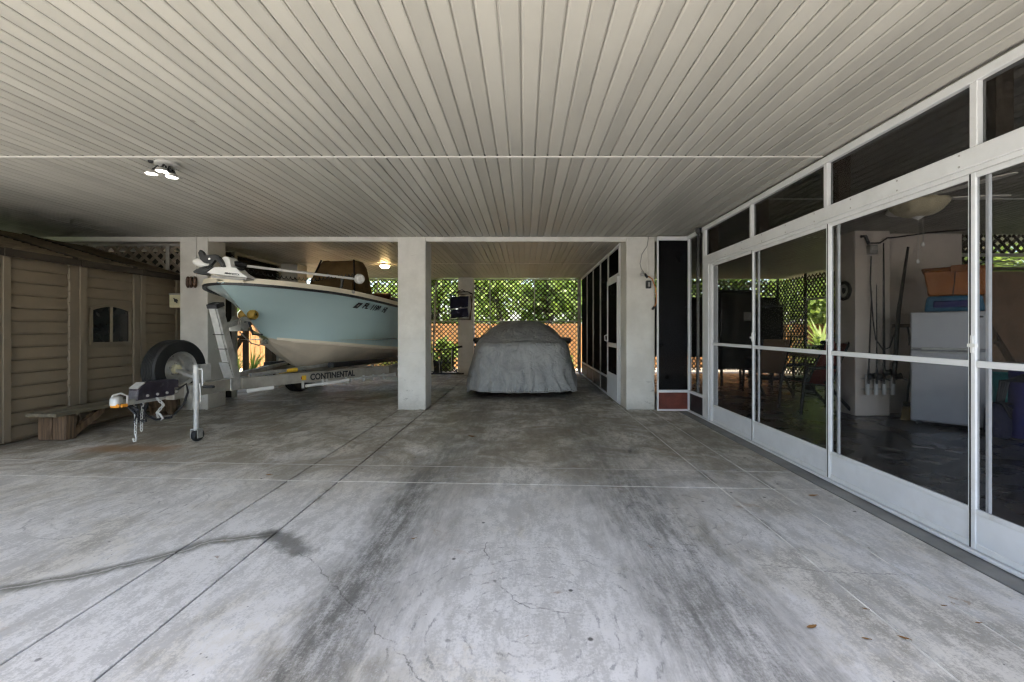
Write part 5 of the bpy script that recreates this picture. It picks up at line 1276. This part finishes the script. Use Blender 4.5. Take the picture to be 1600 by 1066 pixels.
MB().add([at(1407, 656, 5.75), at(1423, 657, 5.72), at(1422, 630, 5.80), at(1411, 630, 5.82), at(1407, 653, 5.85), at(1423, 654, 5.83), at(1422, 628, 5.84), at(1411, 628, 5.86)], [(0, 3, 2, 1), (4, 5, 6, 7), (0, 1, 5, 4), (1, 2, 6, 5), (2, 3, 7, 6), (3, 0, 4, 7)]).build('bristles', 'straw', br)
MB().bar(at(1411, 632, 5.77), at(1422.5, 632, 5.77), .02, .05).build('cap', 'black', br)
hk = thing('hook_rail', 'short wooden hook rail beside the refrigerator', 'hook rail', at(1408, 510, 6.2))
MB().bar(at(1395, 509, 6.23), at(1425, 509, 6.23), .03, .05).build('board', 'bench_leg', hk); MB().tube([at(1418, 511, 6.18), at(1421, 525, 6.16), at(1420, 540, 6.18)], .012, 6).build('strap', 'black', hk, True)
# ceiling fan
fn = thing('ceiling_fan', 'pale ceiling fan with bowl light inside the screen room', 'ceiling fan', (3.50, 4.05, HB))
fc = Vector((3.50, 4.05, 0))
MB().tube([fc + Vector((0, 0, HB)), fc + Vector((0, 0, 2.38))], .05, 14).build('mount', 'fan', fn, True)
MB().lathe([(.001, 2.39), (.11, 2.39), (.13, 2.35), (.12, 2.30), (.09, 2.285), (.001, 2.285)], fc, 'z', 24).build('motor', 'fan', fn, True)
MB().lathe([(.215, 2.285), (.22, 2.265), (.205, 2.245), (.17, 2.20), (.11, 2.165), (.04, 2.15), (.001, 2.15)], fc, 'z', 32).build('bowl', 'bowl', fn, True)
MB().lathe([(.045, 2.152), (.03, 2.14), (.012, 2.13), (.001, 2.12)], fc, 'z', 14).build('finial', 'white', fn, True)
for k in range(5):
    a = R(72 * k - 8); ca_, sa_ = math.cos(a), math.sin(a)
    out = []; 
    prof = [(.17, .05), (.30, .085), (.50, .115), (.62, .10), (.68, .06), (.70, 0), (.68, -.06), (.62, -.10), (.50, -.115), (.30, -.085), (.17, -.05)]
    MB().prism([fc + Vector((ca_ * r - sa_ * t, sa_ * r + ca_ * t, 2.305 + .16 * t)) for r, t in prof], (0, 0, .008)).build('blade', 'fan', fn)
for dx, z in ((.0, 1.78), (.045, 1.93)):
    c = MB().tube([fc + Vector((dx, 0, 2.14)), fc + Vector((dx, 0, z))], .0025, 5).build('pull_chain', 'galv', fn, True)
    MB().lathe([(.001, .0), (.014, -.02), (.012, -.035), (.001, -.045)], fc + Vector((dx, 0, z)), 'z', 10).build('pull', 'white', c, True)
# patio chairs and table
def patio_chair(x, y, rz, label, sling='red'):
    o = thing('patio_chair', label, 'chair', (x, y, 0), rz)
    for s in (-1, 1):
        MB().tube([(s * .27, -.32, .0), (s * .27, -.28, .44), (s * .27, -.22, .62), (s * .27, .18, .64)], .023, 8).build('arm_frame', 'blackm', o, True, **L)
        MB().tube([(s * .25, .42, .0), (s * .25, .02, .44)], .022, 8).build('rear_leg', 'blackm', o, True, **L)
        MB().tube([(s * .24, -.28, .42), (s * .24, .10, .38), (s * .24, .36, .98)], .014, 8).build('side_rail', 'blackm', o, True, **L)
    MB().add([(-.235, -.28, .425), (.235, -.28, .425), (.235, .10, .375), (-.235, .10, .375), (.235, .36, .98), (-.235, .36, .98)], [(0, 1, 2, 3), (3, 2, 4, 5)]).build('sling', sling, o, True, **L)
    MB().tube([(-.25, -.29, .30), (.25, -.29, .30)], .012, 6).build('stretcher', 'blackm', o, True, **L)
    return o
patio_chair(4.05, 6.42, -R(90), 'red sling patio chair behind the second sliding door')
patio_chair(4.35, 8.2, R(180), 'brown sling patio chair farther back in the screen room', 'brown_panel')
tb = thing('patio_table', 'dark patio table behind the red chair', 'table', (4.95, 7.2, 0))
B(4.45, 5.75, 6.75, 7.7, .72, .75).build('table_top', 'brown_panel', tb, bevel=.008)
for xx in (4.5, 5.68):
    for yy in (6.8, 7.62): MB().tube([(xx, yy, 0), (xx, yy, .72)], .02, 8).build('leg', 'blackm', tb, True)
o = thing('folded_pool_float', 'dark folded bundle lying on the patio table', 'bundle', (5.2, 7.2, .751))
for k in range(3): B(4.75 + .05 * k, 5.6 - .06 * k, 6.9, 7.5, .752 + k * .075, .822 + k * .075).build('fold', 'navy' if k != 1 else 'black', o, bevel=.03, seg=2)
# tall dark cabinets at the back of the room
for (xa, xb, ya, z1, lab) in ((3.95, 4.62, 9.2, 1.92, 'tall dark covered cabinet seen through the farthest sliding door'), (4.80, 5.30, 9.3, 1.62, 'shorter dark covered cabinet beside the tall one')):
    o = thing('covered_cabinet', lab, 'cabinet', ((xa + xb) / 2, ya, 0))
    B(xa, xb, ya, ya + .5, .35, z1).build('body', 'dark', o, bevel=.03, seg=2)
    B(xa - .01, xb + .01, ya - .01, ya + .51, z1 + .001, z1 + .03).build('top', 'black', o, bevel=.01)
    for xx in (xa + .03, xb - .07):
        for yy in (ya + .03, ya + .43): B(xx, xx + .04, yy, yy + .04, 0, .349).build('leg', 'black', o)
    if z1 > 1.8: 
        B(xb - .20, xb - .02, ya - .014, ya - .0105, 1.33, 1.50).build('paper_notice', 'grey', o)
ob = thing('low_bench', 'low black bench on the floor beyond the sliding doors', 'bench', (4.9, 8.6, 0))
B(4.3, 5.5, 8.5, 8.85, .20, .25).build('seat', 'black', ob, bevel=.01)
for xx in (4.35, 5.4): B(xx, xx + .05, 8.53, 8.82, 0, .199).build('leg', 'black', ob)
# stuff at the right edge
ld = thing('wooden_ladder', 'brown wooden ladder leaning behind the nearest sliding door', 'ladder', (5.9, 6.0, 0))
for s in (0, 1): MB().bar((6.05 + s * .30, 5.55 - s * .05, .0), (5.72 + s * .20, 6.12, 1.72), .035, .07).build('rail', 'bench_leg', ld)
for k in range(6):
    t = .12 + k * .15; a = Vector((6.05, 5.55, 0)).lerp(Vector((5.72, 6.12, 1.72)), t); b = Vector((6.35, 5.50, 0)).lerp(Vector((5.92, 6.12, 1.72)), t); MB().bar(a, b, .03, .03).build('rung', 'bench_leg', ld)
tbn = thing('laundry_tub', 'teal plastic tub on the floor at the right edge', 'tub', (5.6, 5.3, 0))
MB().lathe([(.001, .01), (.24, .01), (.30, .62), (.32, .63), (.32, .66), (.28, .66), (.24, .05)], (5.75, 5.35, 0), 'z', 24).build('body', 'teal', tbn, True)
MB().lathe([(.31, .665), (.28, .72), (.15, .76), (.001, .77)], (5.75, 5.35, 0), 'z', 24).build('lid', 'grey', tbn, True)
vc = thing('golf_bag', 'dark blue upright bag with black hoses at the right edge', 'bag', (5.25, 4.85, 0))
MB().lathe([(.001, .01), (.13, .01), (.14, .1), (.12, .6), (.13, .72), (.11, .74), (.001, .70)], (5.28, 4.80, 0), 'z', 18).build('body', 'blue', vc, True)
MB().lathe([(.001, .01), (.10, .01), (.11, .1), (.10, .30), (.08, .36), (.001, .38)], (5.05, 4.86, 0), 'z', 18).build('pocket', 'navy', vc, True)
for k in range(4): MB().tube([(5.2, 4.70, .70 - k * .03), (5.02 - k * .03, 4.72, .62), (4.98 - k * .02, 4.74, .40), (5.08, 4.75, .22 + k * .05)], .013, 6).build('hose', 'black', vc, True)

# ------------------------------------------------------------------ fallen leaves
lf = [(1268, 982, 20, 'tan curled fallen leaf, largest on the right of the slab'), (1353, 1000, 12, 'dark fallen leaf right of the tan leaf'), (1412, 999, 16, 'brown fallen leaf lying in the right floor joint'),
      (1352, 953, 9, 'small brown fallen leaf caught in the joint above the others'), (1528, 975, 10, 'brown fallen leaf in the outer joint near the right edge'), (1270, 776, 16, 'dark fallen leaf near the sliding doors'),
      (1474, 948, 9, 'small dark fallen leaf between the two right joints'), (737, 683, 14, 'orange brown leaf litter lying in front of the covered car'), (420, 743, 10, 'small brown leaf left of the middle joints'), (646, 843, 8, 'small yellowish leaf between the tyre marks')]
for i, (px, py, wpx, lab) in enumerate(lf):
    x, y = gnd(px, py); s = wpx * y / F * .5; a = random.uniform(-.6, .6)
    o = thing('fallen_leaf', lab, 'leaf', (x, y, 0), a, group='fallen leaves on the slab')
    vs = []; n = 6
    for k in range(n + 1):
        t = k / n; ww = math.sin(PI * (t * .92 + .04)) * s * .42; xx = (t - .5) * 2 * s; zz = .003 + .25 * s * (2 * t - 1) ** 2
        vs += [(xx, -ww, zz + ww * .55), (xx, 0, zz), (xx, ww, zz + ww * .4)]
    MB().add(vs, [(3 * k + j, 3 * k + 3 + j, 3 * k + 4 + j, 3 * k + 1 + j) for k in range(n) for j in (0, 1)]).build('blade', 'deadleaf', o, True, local=True)
    MB().tube([(s * .95, 0, .004 + .22 * s), (s * 1.25, s * .1, .004)], .0012, 5).build('stalk', 'deadleaf', o, local=True)
